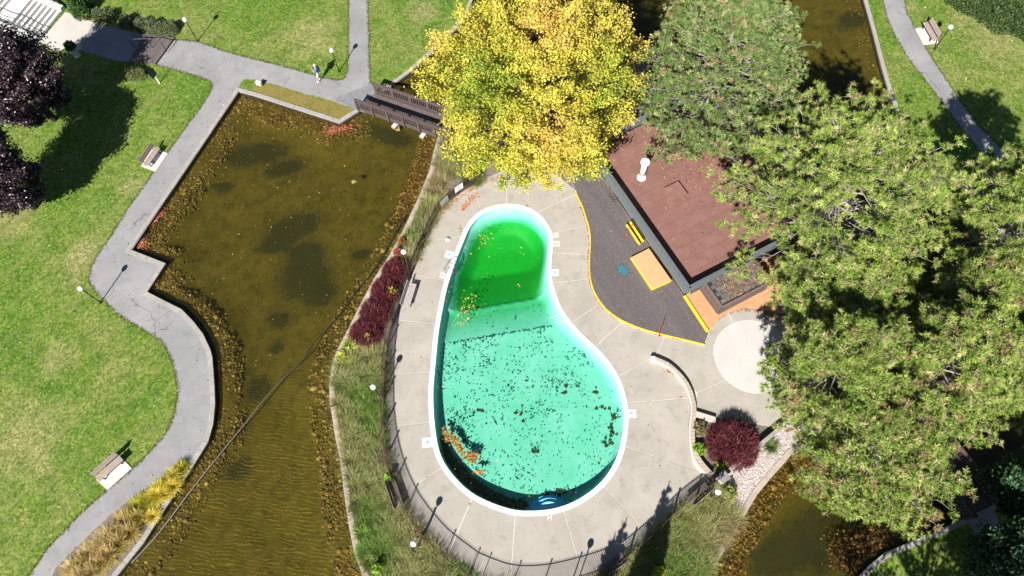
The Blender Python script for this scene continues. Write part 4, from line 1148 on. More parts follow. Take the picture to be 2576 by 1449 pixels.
for x in rail_b: MB().tube([Q(SWd + .17, x, Z_at(x)), Q(SWd + .17, x, Z_at(x) + 1.12)], 0.022, 6).build('post', M_GREYM, rl)
rl2 = thing('stair_railing', 'dark steel railing on the right cheek wall next to the clipped shrubs', 'railing')
for o_ in (0.75,):
    MB().tube([Q(-.2, x, Z_at(x) + .2 + o_) for x in rail_b], 0.028, 6).build('handrail', M_GREYM, rl2)
for x in rail_b: MB().tube([Q(-.2, x, Z_at(x)), Q(-.2, x, Z_at(x) + .95)], 0.022, 6).build('post', M_GREYM, rl2)
p_ = UL([(0, 78), (40, 95), (100, 100), (100, 135), (0, 150), (-200, 160), (-200, 30)])
tag(MB().sheet(p_, 0.008).build('terrace_pavement', M_PALE), kind='structure')

# urn planter
up_ = U(196, 141)
urn = thing('planter_urn', 'pale stone urn planter with a dark shrub beside the shaded walkway', 'planter', (up_[0], up_[1], 0))
MB().lathe([(0.24, 0), (0.26, 0.06), (0.17, 0.12), (0.20, 0.22), (0.34, 0.55), (0.38, 0.80), (0.42, 0.84), (0.40, 0.90), (0.34, 0.88), (0.30, 0.80)], n=22).build('urn', M_PALE, urn)

# ================================================================== LAMPS
lamp_proto = None
def lamp(px, py, label, h=2.15):
    global lamp_proto
    p = U(px, py)
    if lamp_proto is None:
        t = thing('globe_lamp', label, 'lamp post', (p[0], p[1], 0), 0, 'black posts with white globe lamps')
        MB().lathe([(0.10, 0), (0.10, 0.03), (0.05, 0.08), (0.036, 0.12), (0.034, 1.93), (0.05, 1.95), (0.09, 1.99), (0.09, 2.02)], n=14).build('post', M_BLACK, t)
        prof = [(max(0.012, 0.165 * math.sin(a)), 2.16 - 0.165 * math.cos(a)) for a in np.linspace(0.5, math.pi - 0.05, 16)]
        MB().lathe(prof, n=24).build('globe', m_simple('globe_plastic', (0.88, 0.88, 0.86), 0.35, 0.4, 0.02, 3), t)
        MB().lathe([(0.10, 2.0), (0.105, 2.03), (0.085, 2.045)], n=14).build('collar', M_BLACK, t)
        lamp_proto = t; return t
    t = lamp_proto.copy(); COL.objects.link(t); t.location = (p[0], p[1], 0); t['label'] = label
    for ch in list(lamp_proto.children):
        c = ch.copy(); COL.objects.link(c); c.parent = t
    return t
lamp(497, 104, 'white globe lamp on the top lawn near the brown ramp')
lamp(853, 180, 'white globe lamp near the person at the path junction')
lamp(2350, 124, 'white globe lamp behind the bench on the top right lawn')
lamp(253, 761, 'white globe lamp on the left lawn beside the path bend')
def lamp_head(px, py, label): p = U(px, py, 2.16); q_ = p; return lamp_xy(q_, label)
def lamp_xy(p, label):
    t = lamp('x', 0, label) if False else None
    t = lamp_proto.copy(); COL.objects.link(t); t.location = (p[0], p[1], 0); t['label'] = label
    for ch in list(lamp_proto.children):
        c = ch.copy(); COL.objects.link(c); c.parent = t
    return t
lamp_head(1015, 633.5, 'white globe lamp above the red shrubs on the left shore')
lamp_head(938.5, 973, 'white globe lamp standing in the tall grass left of the pool')
lamp_head(1040, 1367, 'white globe lamp in the grass below the shaded bench')
lamp_head(1806, 1237, 'white globe lamp in front of the brick pier')
sh_ = np.array(U(1486, 1363)); lamp_xy(sh_ - np.array([0.457, 1.131]) * 2.16, 'globe lamp at the bottom fence whose round shadow falls on the deck')

# ================================================================== BENCHES
M_BSLAT = m_piece('bench_slat', (0.37, 0.295, 0.26), 0.75, 0.07, 5.0)
M_BSLATG = m_piece('grey_bench_slat', (0.44, 0.39, 0.36), 0.75, 0.06, 5.0)
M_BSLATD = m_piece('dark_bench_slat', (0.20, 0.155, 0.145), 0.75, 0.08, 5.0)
def bench(label, p1, p2, front, mat, group='slatted park benches', L=None):
    """p1, p2: ends of the seat's front edge in the photo (seat height); front: +1 when it faces left of p1->p2."""
    a, b = U(*p1, .44), U(*p2, .44); d = b - a; LL = np.linalg.norm(d) if L is None else L; d /= np.linalg.norm(d)
    f = np.array([-d[1], d[0]]) * front; m = (a + b) / 2 - f * 0.22
    # local frame: x along the bench, y towards the front
    t = thing('park_bench', label, 'bench', (m[0], m[1], 0), math.atan2(d[1], d[0]), group)
    yf = 1 if front > 0 else -1
    for k in range(4):
        MB().box((0, yf * (0.17 - k * 0.105), 0.43 + (0.012 if k == 0 else 0)), (LL, 0.092, 0.035)).build('seat_slat', mat, t)
    by = -yf * 0.26
    ang = math.radians(14) * -yf
    ax = (np.array([1, 0, 0]), np.array([0, math.cos(ang), -math.sin(ang) * -1]), np.array([0, math.sin(ang) * 1, math.cos(ang)]))
    up = np.array([0, -yf * math.sin(math.radians(14)), math.cos(math.radians(14))]); nn = np.array([0, yf * math.cos(math.radians(14)), math.sin(math.radians(14))])
    for k in range(3):
        c = np.array([0, by + yf * .02, 0.50]) + up * (0.06 + k * 0.125)
        MB().box(c, (LL, 0.035, 0.112), (np.array([1, 0, 0]), nn, up)).build('back_slat', mat, t)
    for x in (-LL * 0.36, LL * 0.36):
        fr = MB()
        fr.box((x, yf * 0.14, 0.205), (0.06, 0.06, 0.41)).box((x, -yf * 0.20, 0.205), (0.06, 0.06, 0.41)).box((x, -yf * 0.02, 0.395), (0.06, 0.42, 0.045))
        fr.box(np.array([x, by - yf * .025, 0.45]) + up * 0.2, (0.06, 0.05, 0.5), (np.array([1, 0, 0]), nn, up))
        fr.build('leg_frame', M_BLACK, t)
    return t
def bpad(label, quad):
    t = MB().prism(UL(quad), 0.0, 0.05).build('bench_pad', M_PALE)
    return tag(t, label, 'concrete pad', 'pale pads under the lawn benches')
bench('brown slatted bench facing the pond at the upper left lawn', (371.7, 418), (403, 373), -1, M_BSLAT)
bpad('pale concrete pad under the bench on the upper left lawn', [(423.6, 387), (391.6, 433), (355, 418.6), (386, 372)])
bench('weathered slatted bench on the lower left lawn by the golden grasses', (249.5, 1212), (310, 1157.5), -1, M_BSLAT)
bpad('pale concrete pad under the bench on the lower left lawn', [(271, 1233), (332, 1178), (305, 1150), (243, 1207)])
bench('brown slatted bench on the top right lawn near a globe lamp', (2320, 57), (2345, 101), -1, M_BSLAT)
bpad('pale concrete pad beside the top right path', [(2300, 73), (2322, 114.5), (2358.5, 108.5), (2345, 66)])
bench('grey slatted bench beside the pool fence and red shrubs', (1048, 715), (1029.5, 773.5), 1, M_BSLATG)
bench('dark slatted bench in the fence shade at the lower left of the deck', (992.6, 1203), (1016, 1270.6), 1, M_BSLATD)
bench('dark slatted bench against the fence near the brick pier', (1727, 1252), (1772, 1213), 1, M_BSLATD)
bench('dark slatted bench at the bottom edge half shaded by the fence', (1515, 1424), (1562, 1389), 1, M_BSLATD)

# ================================================================== FENCE
M_FENCE = m_simple('brown_iron', (0.085, 0.055, 0.045), 0.55, 0.35, 0.15, 12)
def fence(label, px, h=1.2):
    t = thing('iron_fence', label, 'fence')
    line = smooth_curve(UL(px), 6); line = resample(line, 0.110)
    n = len(line); zr = 0.02
    rails = MB()
    for z in (0.14, h - 0.12):
        rails.tube([(p[0], p[1], z) for p in line[::4]] + [(line[-1][0], line[-1][1], z)], 0.022, 6)
    # each rail is its own part
    for z in (0.14, h - 0.12):
        MB().tube([(p[0], p[1], z) for p in line[::4]] + [(line[-1][0], line[-1][1], z)], 0.022, 6).build('rail', M_FENCE, t)
    pm = MB().box((0, 0, (h + .05) / 2), (0.023, 0.023, h - .05)).mesh('picket'); pm.materials.append(M_FENCE)
    qm = MB().box((0, 0, (h + .06) / 2), (0.055, 0.055, h + .06)).box((0, 0, h + .075), (0.075, 0.075, 0.03)).mesh('post'); qm.materials.append(M_FENCE)
    cnt = 0; rest = MB()
    for i, p in enumerate(line):
        if i % 15 == 0:
            o = link('post', qm, None, t); o.location = (p[0], p[1], 0)
        else:
            cnt += 1
            if cnt > 300: rest.box((p[0], p[1], (h + .05) / 2), (0.023, 0.023, h - .05)); continue
            o = link('picket', pm, None, t); o.location = (p[0], p[1], 0)
        d = line[min(i + 1, n - 1)] - line[max(i - 1, 0)]; o.rotation_euler = (0, 0, math.atan2(d[1], d[0]))
    if rest.v: tag(rest.build('pickets', M_FENCE, t), kind='stuff')
    return t, line
f1_t, f1_l = fence('brown iron picket fence along the grassy left side of the pool deck', FENCE_PX[8:])
f2_t, f2_l = fence('brown iron picket fence curving along the bottom of the pool deck', [(1806, 1206)] + FENCE_PX[:9])

# signs
def panel_sign(name, label, bl, br, w_h, z0, mat, rows, M_row, snap=None, cat='sign'):
    """panel standing over the ground line bl->br"""
    a, b = np.array(U(*bl, z0)), np.array(U(*br, z0)); d = (b - a); L = np.linalg.norm(d); d /= L; nrm = np.array([d[1], -d[0]])
    if nrm @ (np.array([0, 0]) - a) < 0: nrm = -nrm
    t = thing(name, label, cat)
    c = (a + b) / 2
    if snap is not None:                                   # wired flat against the fence, on the pool side
        k = int(np.argmin(np.hypot(*(snap - c).T))); d = snap[min(k + 3, len(snap) - 1)] - snap[max(k - 3, 0)]; d /= np.linalg.norm(d)
        if d @ (b - a) < 0: d = -d
        nrm = np.array([d[1], -d[0]]); nrm = nrm if nrm @ (-c) > 0 else -nrm
        c = snap[k] + nrm * 0.045
    ax = (np.array([*d, 0]), np.array([*nrm, 0]), np.array([0, 0, 1.0]))
    pn = MB().box((c[0], c[1], z0 + w_h / 2), (L, 0.025, w_h), ax).build('panel', mat, t)
    return t, pn, c, d, nrm, L, ax
t, pn, c, d, nrm, L, ax = panel_sign('fence_sign', 'white notice sign on the fence below the yellow maple', (1140, 481), (1160.5, 468.5), 0.56, 0.52, M_WHITE, 0, None, f1_l)
for k, (w, x) in enumerate(((0.52, 0), (0.20, 0), (0.34, 0), (0.46, 0))):
    p = np.array([*(c + nrm * 0.016 + d * x * L), 0.52 + 0.45 - k * 0.11])
    MB().box(p, (w * L, 0.006, 0.035 if k else 0.05), ax).build('text_line', m_simple('sign_print', (0.12, 0.14, 0.18), 0.7, 0.2, 0.05) if k == 0 else bpy.data.materials['sign_print'], pn)
panel_sign('notice_board', 'grey green blank board on the fence beside the white notice', (1106, 516), (1126, 500), 0.52, 0.42, m_simple('sage_board', (0.32, 0.37, 0.31), 0.6, 0.3, 0.08), 0, None, f1_l)
bl, br = (384, 206), (401, 192)
t, pn, c, d, nrm, L, ax = panel_sign('notice_sign', 'dark notice board on a white post by the ramp', (385, 199.5), (394.5, 186), 0.66, 0.72, m_simple('navy_board', (0.018, 0.02, 0.04), 0.35, 0.4, 0.1), 0, None)
M_PALEP = m_simple('pale_print', (0.20, 0.21, 0.24), 0.7, 0.2, 0.1)
for k in range(7):
    p = np.array([*(c + nrm * 0.016), 0.80 + k * 0.075]); MB().box(p, (L * (0.7 if k % 3 else 0.5), 0.005, 0.022), ax).build('text_line', M_PALEP, pn)
MB().bar((c[0], c[1], 0), (c[0], c[1], 0.72), 0.07, 0.07).build('post', M_WHITE, t)
wp = U(655, 217)
fl = thing('flood_light', 'small white ground floodlight on the dry grass by the path', 'floodlight', (wp[0], wp[1], 0), math.radians(-20))
MB().box((0, 0, 0.32), (0.40, 0.20, 0.30)).build('housing', M_WHITE, fl)
MB().box((0, -0.105, 0.32), (0.32, 0.015, 0.22)).build('lens', m_simple('lens_glass', (0.45, 0.47, 0.5), 0.15, 0.5, 0.05), fl)
MB().box((0, 0, 0.085), (0.06, 0.06, 0.17)).build('stand', M_DARK, fl)
# shadow-throwing boards on the fence at the bottom
for (x, y), lab in (((1262, 1350), 0), ((1489, 1400), 1)): pass

# floating hose across the arm of the pond
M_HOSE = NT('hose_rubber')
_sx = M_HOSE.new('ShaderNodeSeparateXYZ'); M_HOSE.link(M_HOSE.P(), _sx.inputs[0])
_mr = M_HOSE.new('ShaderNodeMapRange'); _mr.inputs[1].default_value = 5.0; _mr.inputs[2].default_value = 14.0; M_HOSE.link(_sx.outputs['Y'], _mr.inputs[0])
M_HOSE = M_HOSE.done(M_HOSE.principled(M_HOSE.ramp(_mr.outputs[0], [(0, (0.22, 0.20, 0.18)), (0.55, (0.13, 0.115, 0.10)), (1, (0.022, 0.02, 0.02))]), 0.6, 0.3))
hz = WATER_Z + 0.02
hp2 = [(1021, 543), (981, 610), (937.5, 683.5), (897.5, 730), (857.5, 787), (787, 867), (760, 908), (697, 967), (644, 1029), (615, 1066.6), (566, 1126.5), (483, 1230), (399.5, 1340), (330, 1416)]
tag(MB().tube([(p[0], p[1], hz) for p in smooth_curve(UL(hp2, hz), 5)], 0.034, 8).build('floating_hose', M_HOSE), 'long dark hose lying across the pond from bank to bank', 'hose')
ap = U(889, 457.7, WATER_Z)
tag(MB().prism([(ap[0] + (0.17 + .05 * math.sin(3 * a + 1)) * math.cos(a), ap[1] + (0.13 + .04 * math.cos(4 * a)) * math.sin(a)) for a in np.linspace(0, 6.2, 22)], WATER_Z - 0.02, WATER_Z + 0.015).build('algae_clump', m_simple('pale_algae', (0.26, 0.27, 0.10), 0.8, 0.2, 0.3, 20)), 'pale green algae clump floating alone in the pond', 'algae clump')

# ================================================================== PERSON
def person():
    fx = U(806, 203)
    t = thing('person', 'person in blue top and white shorts holding both hands to the face on the path', 'person', (fx[0], fx[1], 0), 0)
    # facing the left of the picture; x = forward, y = left of the body, z up (local, rotated below)
    J = {}
    def v(n, p, r, par=None): J[n] = (p, r, par)
    v('pelvis', (0, 0, 0.92), (0.150, 0.125))
    v('waist', (0.01, 0, 1.06), (0.150, 0.115), 'pelvis'); v('chest', (0.0, 0, 1.25), (0.175, 0.125), 'waist'); v('upper', (-0.01, 0, 1.38), (0.150, 0.105), 'chest')
    v('neck', (0.0, 0, 1.455), (0.058, 0.058), 'upper'); v('jaw', (0.035, 0, 1.52), (0.070, 0.075), 'neck'); v('head', (0.02, 0, 1.60), (0.083, 0.095), 'jaw'); v('crownp', (0.005, 0, 1.665), (0.070, 0.078), 'head')
    for s, sy in (('l', 1), ('r', -1)):
        st = 0.12 if sy > 0 else -0.10
        v('hip' + s, (0, sy * 0.09, 0.86), (0.098, 0.10), 'pelvis'); v('knee' + s, (st * 0.5 + .03, sy * 0.10, 0.48), (0.062, 0.065), 'hip' + s)
        v('calf' + s, (st * 0.7, sy * 0.10, 0.33), (0.056, 0.058), 'knee' + s); v('ankle' + s, (st, sy * 0.10, 0.085), (0.038, 0.042), 'calf' + s)
        v('heel' + s, (st - .03, sy * 0.10, 0.045), (0.042, 0.040), 'ankle' + s); v('toe' + s, (st + 0.17, sy * 0.115, 0.035), (0.045, 0.030), 'ankle' + s)
        v('sho' + s, (-0.01, sy * 0.185, 1.375), (0.066, 0.066), 'upper'); v('elb' + s, (0.13, sy * 0.235, 1.14), (0.046, 0.046), 'sho' + s)
        v('wri' + s, (0.27, sy * 0.10, 1.36), (0.030, 0.028), 'elb' + s); v('palm' + s, (0.285, sy * 0.065, 1.435), (0.040, 0.024), 'wri' + s)
        for k in range(4):
            yy = sy * (0.030 + 0.022 * k); ln = (0.075, 0.085, 0.08, 0.062)[k]
            v(f'f{k}a{s}', (0.295, yy, 1.455 + ln * .5), (0.011, 0.010), 'palm' + s); v(f'f{k}b{s}', (0.270, yy * .9, 1.455 + ln), (0.008, 0.008), f'f{k}a{s}')
        v('th1' + s, (0.262, sy * 0.05, 1.445), (0.012, 0.012), 'palm' + s); v('th2' + s, (0.235, sy * 0.035, 1.475), (0.009, 0.009), 'th1' + s)
    names = list(J); idx = {n: i for i, n in enumerate(names)}
    me = bpy.data.meshes.new('body'); me.from_pydata([J[n][0] for n in names], [(idx[J[n][2]], idx[n]) for n in names if J[n][2]], []); me.update()
    o = bpy.data.objects.new('body', me); COL.objects.link(o)
    sk = o.modifiers.new('skin', 'SKIN'); sk.use_smooth_shade = True
    for n in names: me.skin_vertices[0].data[idx[n]].radius = J[n][1]
    me.skin_vertices[0].data[0].use_root = True
    ss = o.modifiers.new('sub', 'SUBSURF'); ss.levels = 2; ss.render_levels = 2
    dg = bpy.context.evaluated_depsgraph_get(); m2 = bpy.data.meshes.new_from_object(o.evaluated_get(dg)); bpy.data.objects.remove(o)
    skin = m_simple('skin', (0.50, 0.30, 0.22), 0.55, 0.3, 0.05); shirt = m_simple('blue_shirt', (0.10, 0.20, 0.45), 0.85, 0.2, 0.12, 20); shorts = m_simple('white_shorts', (0.74, 0.73, 0.72), 0.85, 0.2, 0.06, 20); shoe = m_simple('white_shoe', (0.78, 0.76, 0.74), 0.6, 0.3, 0.05)
    for m in (skin, shirt, shorts, shoe): m2.materials.append(m)
    for p in m2.polygons:
        c = p.center; mi = 0
        if c.z < 0.105: mi = 3
        elif 0.50 < c.z < 0.94 and abs(c.y) < .26 and c.x < .2: mi = 2
        elif 0.94 <= c.z < 1.43 and not (c.x > 0.17) and not (c.z > 1.43): mi = 1
        p.material_index = mi; p.use_smooth = True
    me2 = m2; link('body', me2, None, t)
    hair = MB().lathe([(0.10, 1.565), (0.108, 1.60), (0.100, 1.655), (0.075, 1.695), (0.035, 1.715), (0.01, 1.72)], (-0.005, 0, 0), 18)
    hair.build('hair', m_simple('pale_hair', (0.62, 0.55, 0.42), 0.7, 0.3, 0.15, 30), t)
    fc = MB(); fc.lathe([(0.012, 1.545), (0.016, 1.555), (0.008, 1.59)], (0.118, 0, 0), 8); fc.build('nose', skin, t)
    for sy in (-1, 1):
        MB().lathe([(0.006, -.008), (0.011, 0), (0.006, .008)], (0.112, sy * 0.034, 1.60), 8).build('eye', M_DARK, t)
        MB().lathe([(0.012, -.03), (0.02, 0), (0.012, .03)], (0.02, sy * 0.098, 1.585), 8).build('ear', skin, t)
    MB().box((0.108, 0, 1.525), (0.012, 0.045, 0.010)).build('mouth', m_simple('lips', (0.40, 0.15, 0.13), 0.6, 0.3, 0.05), t)
    MB().box((-0.185, 0.0, 1.20), (0.11, 0.27, 0.38)).build('backpack', m_simple('navy_bag', (0.02, 0.025, 0.05), 0.7, 0.2, 0.1), t)
    t.rotation_euler = (0, 0, math.radians(195))
    return t
person()
# ================================================================== VEGETATION
M_PINE = m_foliage('pine_needles', 0.12, 0.6, 0.2)
M_LEAF = m_foliage('maple_leaves', 0.30, 0.5, 0.3)
M_PURP = m_foliage('purple_leaves', 0.10, 0.32, 0.55)
M_GRASS = m_foliage('grass_blades', 0.25, 0.6, 0.2)
M_BARK = m_simple('bark', (0.16, 0.125, 0.10), 0.9, 0.1, 0.3, 8)
M_DBARK = m_simple('dark_bark', (0.045, 0.035, 0.03), 0.9, 0.1, 0.3, 8)
M_TWIG = m_simple('grey_twigs', (0.34, 0.30, 0.265), 0.85, 0.15, 0.25, 6)
M_DEAD = m_foliage('dead_leaves', 0.10, 0.8, 0.1)
M_STONE = m_foliage('wet_stone', 0.0, 0.6, 0.4)

def sticks(P0, P1, r0, r1):
    """many 3-sided twigs"""
    n = len(P0); d = P1 - P0; L = np.linalg.norm(d, axis=1)[:, None] + 1e-9; d = d / L
    u = np.cross(d, np.array([0.3, 0.2, 0.93])); u /= np.linalg.norm(u, axis=1)[:, None] + 1e-9; v = np.cross(d, u)
    r0 = np.broadcast_to(np.asarray(r0, float), (n,))[:, None]; r1 = np.broadcast_to(np.asarray(r1, float), (n,))[:, None]
    vs = []
    for P, r in ((P0, r0), (P1, r1)):
        for k in range(3):
            a = 2 * math.pi * k / 3; vs.append(P + r * (u * math.cos(a) + v * math.sin(a)))
    V = np.stack(vs, 1).reshape(-1, 3); i = np.arange(n)[:, None] * 6; F = []
    for k in range(3):
        a, b = k, (k + 1) % 3
        F += [np.concatenate([i + a, i + b, i + 3 + b], 1), np.concatenate([i + a, i + 3 + b, i + 3 + a], 1)]
    return V, np.concatenate(F)

def join_np(parts):
    V = []; F = []; C = []; o = 0
    for p in parts:
        V.append(p[0]); F.append(p[1] + o); o += len(p[0])
        if len(p) > 2: C.append(p[2])
    return np.vstack(V), np.vstack(F), (np.vstack(C) if C else None)

def tufts(P, A, K, length, width, cols, rng, spread=0.85):
    """needle brushes: P (n,3) roots, A (n,3) axes, K needles each"""
    n = len(P); R = rand_unit(n * K, rng); Ar = np.repeat(A, K, axis=0)
    D = Ar * 0.38 + R * spread; D /= np.linalg.norm(D, axis=1)[:, None]
    neg = (D * Ar).sum(1) < -0.15; D[neg] *= -1
    L = length * rng.uniform(0.75, 1.25, (n * K, 1))
    B = np.repeat(P, K, axis=0); W = np.cross(D, rand_unit(n * K, rng)); W /= np.linalg.norm(W, axis=1)[:, None] + 1e-9
    V = np.stack([B - W * width, B + W * width, B + D * L], 1).reshape(-1, 3)
    F = np.arange(n * K * 3).reshape(-1, 3)
    c = np.repeat(cols, K, axis=0) * rng.uniform(0.8, 1.2, (n * K, 1))
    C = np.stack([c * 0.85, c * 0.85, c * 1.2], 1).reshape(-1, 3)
    return V, F, C

def skeleton(H, R, z0, nl, nb, prof, rise, rng, sub=0.30, low=0.28, ladd=0.35):
    """limbs and side branches of a crown in local space"""
    g = 2.39996
    i = np.arange(nl); t = (i + 0.5) / nl
    if ladd < 0.1: t = 1 - np.sqrt(1 - t)
    z = z0 + (H * 0.96 - z0) * t
    az = i * g + rng.normal(0, 0.25, nl)
    L = R * prof(t) * rng.uniform(0.72, 1.12, nl)
    hd = np.stack([np.cos(az), np.sin(az), np.zeros(nl)], 1)
    P0 = np.stack([rng.normal(0, .05, nl), rng.normal(0, .05, nl), z], 1)
    up = rise(t) * L
    P1 = P0 + hd * (L * 0.55)[:, None] + np.stack([0 * L, 0 * L, up * 0.35], 1)
    P2 = P0 + hd * L[:, None] + np.stack([0 * L, 0 * L, up], 1)
    S = rng.uniform(low, 1.0, (nl, nb)); S[:, 0] = 1.0; S = S ** 0.8
    a = S[..., None]
    B = (1 - a) ** 2 * P0[:, None] + 2 * a * (1 - a) * P1[:, None] + a * a * P2[:, None]
    sg = np.where(rng.random((nl, nb)) > .5, 1, -1) * rng.uniform(0.35, 1.15, (nl, nb)); sg[:, 0] *= 0.3
    aa = az[:, None] + sg
    l = (L[:, None] * sub * (1.3 - S) + ladd) * rng.uniform(0.7, 1.2, (nl, nb))
    D = np.stack([np.cos(aa), np.sin(aa), rng.uniform(0.05, 0.65, (nl, nb))], -1)
    E = B + D * l[..., None]
    return P0, P1, P2, B.reshape(-1, 3), E.reshape(-1, 3), D.reshape(-1, 3) / np.linalg.norm(D.reshape(-1, 3), axis=1)[:, None]

def trunk_mesh(H, r, P0, P1, P2, B, E, rng, rl=0.055, rt=0.012):
    mb = MB(); mb.tube([(0, 0, -0.1), (0.03, 0.02, H * .3), (-.02, .03, H * .65), (0, 0, H * .97)], [r * 1.25, r, r * .6, r * .12], 9)
    V0 = np.array(mb.v); F0 = []
    for f in mb.f:
        for k in range(1, len(f) - 1): F0.append((f[0], f[k], f[k + 1]))
    s1 = sticks(P0, P1, rl, rl * .7); s2 = sticks(P1, P2, rl * .7, rl * .25); s3 = sticks(B, E, rt * 1.3, rt * .6)
    V, F, _ = join_np([(V0, np.array(F0)), s1, s2, s3])
    return np_mesh('trunk', V, F, smooth=False)

def pine(label, cpx, hc, Rpx, H, cols, weights, seed, nl=110, nb=14, tl=0.27, K=13, z0=2.0, brown=0.05, group='tall pines round the pool house'):
    rng = np.random.default_rng(seed); b = U(cpx[0], cpx[1], hc)
    R = np.linalg.norm(U(cpx[0] + Rpx, cpx[1], hc) - b)
    t = thing('pine_tree', label, 'pine tree', (b[0], b[1], 0), 0, group)
    P0, P1, P2, B, E, D = skeleton(H, R * 0.92, z0, nl, nb, lambda t: (1 - t ** 1.7) ** 0.62 * (0.84 + 0.16 * np.minimum(1, t / 0.25)), lambda t: 0.12 + 0.55 * t, rng, 0.34)
    link('trunk', trunk_mesh(H, 0.22, P0, P1, P2, B, E, rng), M_TWIG, t)
    m = 5; f = rng.uniform(0.40, 1.05, (len(B), m))
    Q_ = (B[:, None] + (E - B)[:, None] * f[..., None]).reshape(-1, 3) + rng.normal(0, 0.12, (len(B) * m, 3)) * np.array([1, 1, .6])
    A = np.repeat(D, m, axis=0) * 0.45 + np.array([-0.12, -0.2, 0.75]); A /= np.linalg.norm(A, axis=1)[:, None]
    c = pal(len(Q_), cols, weights, 0.16, rng) * np.repeat(rng.uniform(0.68, 1.18, len(B)), m)[:, None]
    c[np.repeat(rng.random(len(B)) < brown, m)] = (0.36, 0.27, 0.13)
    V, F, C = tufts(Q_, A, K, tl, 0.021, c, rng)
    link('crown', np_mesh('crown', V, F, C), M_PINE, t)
    return t

def maple(label, cpx, hc, Rpx, H, palette, seed, nl=100, nb=12, leaves=13, size=0.15, z0=2.0, mat=None, name='maple_tree', cat='tree', xy=None, R=None, squash=1.0, group=None, sig=0.17, prof=None, ladd=0.35):
    rng = np.random.default_rng(seed); b = U(cpx[0], cpx[1], hc) if xy is None else np.array(xy)
    if R is None: R = np.linalg.norm(U(cpx[0] + Rpx, cpx[1], hc) - b)
    t = thing(name, label, cat, (b[0], b[1], 0), 0, group)
    P0, P1, P2, B, E, D = skeleton(H, R * 0.92, z0, nl, nb, prof or (lambda t: (1 - t ** 2.2) ** 0.55 * (0.66 + 0.34 * np.minimum(1, t / 0.3))), lambda t: 0.25 + 0.6 * t, rng, 0.34, 0.28, ladd)
    link('trunk', trunk_mesh(H, 0.2, P0, P1, P2, B, E, rng, 0.05, 0.010), M_TWIG if mat is M_LEAF else M_DBARK, t)
    f = np.array([0.45, 0.75, 1.0]); m = 3
    cl = (B[:, None] + (E - B)[:, None] * f[None, :, None]).reshape(-1, 3)
    n = len(cl); Q_ = np.repeat(cl, leaves, axis=0) + rng.normal(0, sig, (n * leaves, 3)) * np.array([1, 1, .7])
    c = palette(cl, n, rng) * np.repeat(rng.uniform(.75, 1.15, len(B)), m)[:, None]; c = np.repeat(c, leaves, axis=0) * rng.uniform(0.78, 1.22, (n * leaves, 1))
    V, F, C = flakes(Q_, size * rng.uniform(.7, 1.25, len(Q_)), np.clip(c, 0.002, 1), 0.75, 1.25, rng)
    link('crown', np_mesh('crown', V, F, C), mat or M_LEAF, t)
    return t

PG1 = [(0.115, 0.200, 0.046), (0.170, 0.255, 0.066), (0.255, 0.305, 0.108), (0.390, 0.370, 0.185)]
PG2 = [(0.180, 0.285, 0.048), (0.275, 0.365, 0.074), (0.375, 0.425, 0.120), (0.510, 0.465, 0.215)]
pine('dense grey green pine behind the pool house, right of the yellow maple', (1812, 172), 7.5, 228, 13.0, PG1, (3, 4, 3, 1.2), 21, 165, 12, 0.19, 24, 2.5, 0.04)
pine('bright green pine with pale bare twigs hanging over the roof edge', (2104, 508), 6.3, 320, 11.3, PG2, (2.5, 4, 3, 1), 22, 120, 10, 0.235, 28, 2.2, 0.015)
pine('pine at the right edge of the photo beside the shaded path', (2566, 545), 6.5, 200, 11.6, PG2, (3, 4, 3, 1), 23, 95, 10, 0.235, 28, 2.0, 0.03)
pine('pine reaching over the round white concrete pad', (2105, 930), 5.5, 170, 9.5, PG2, (3, 4, 3, 1.2), 24, 80, 10, 0.235, 28, 1.8, 0.04)
pine('wide pine right of the pad whose branches meet the shaded footbridge', (2345, 930), 5.5, 200, 10.0, PG2, (2.5, 4, 3, 1.4), 25, 100, 10, 0.235, 28, 1.8, 0.05)
pine('lowest pine hanging over the water below the gravel strip', (2200, 1130), 4.5, 205, 8.0, PG2, (2.5, 4, 3, 1.4), 26, 100, 10, 0.235, 28, 1.5, 0.06)
pine('shaded lower pine filling the gap between the roof pine and the pad pine', (2120, 748), 4.2, 178, 7.2, PG2, (3, 4, 2, 1), 28, 80, 10, 0.235, 28, 1.5, 0.03)
pine('shaded pine between the right edge pine and the wide pine', (2420, 770), 4.5, 165, 7.8, PG2, (3, 4, 2, 1), 29, 80, 10, 0.235, 28, 1.5, 0.03)
pine('pine at the far right behind the shaded footbridge', (2560, 930), 5.0, 130, 9.0, PG2, (3, 4, 2, 1), 27, 65, 10, 0.235, 28, 1.8, 0.04)

def pal_yellow(cl, n, rng):
    s = .045 * (cl[:, 1] + cl[:, 0]) * 2 + np.sin(cl[:, 0] * .9 + 1) + np.sin(cl[:, 1] * .8 + cl[:, 2] * .6) + rng.normal(0, .8, n)
    base = np.array([(0.52, 0.50, 0.060), (0.68, 0.58, 0.085), (0.74, 0.56, 0.13), (0.66, 0.38, 0.09), (0.34, 0.42, 0.045)])
    k = np.where(s < -1.5, 4, np.where(s < -0.5, 0, np.where(s < 1.3, 1, np.where(s < 2.6, 2, 3))))
    return base[k]
maple('large yellow maple covering the middle of the top edge', (1348, 252), 6.5, 280, 11.5, pal_yellow, 31, 150, 12, 24, 0.112, 2.2, sig=0.16)
def pal_purple(cl, n, rng): return pal(n, [(0.042, 0.024, 0.031), (0.070, 0.040, 0.050), (0.125, 0.080, 0.092)], (4, 3, 1.2), 0.2, rng)
maple('dark purple maple at the left edge beside the stairs', (44, 206), 4.0, 112, 6.9, pal_purple, 32, 110, 13, 14, 0.13, 1.4, M_PURP)
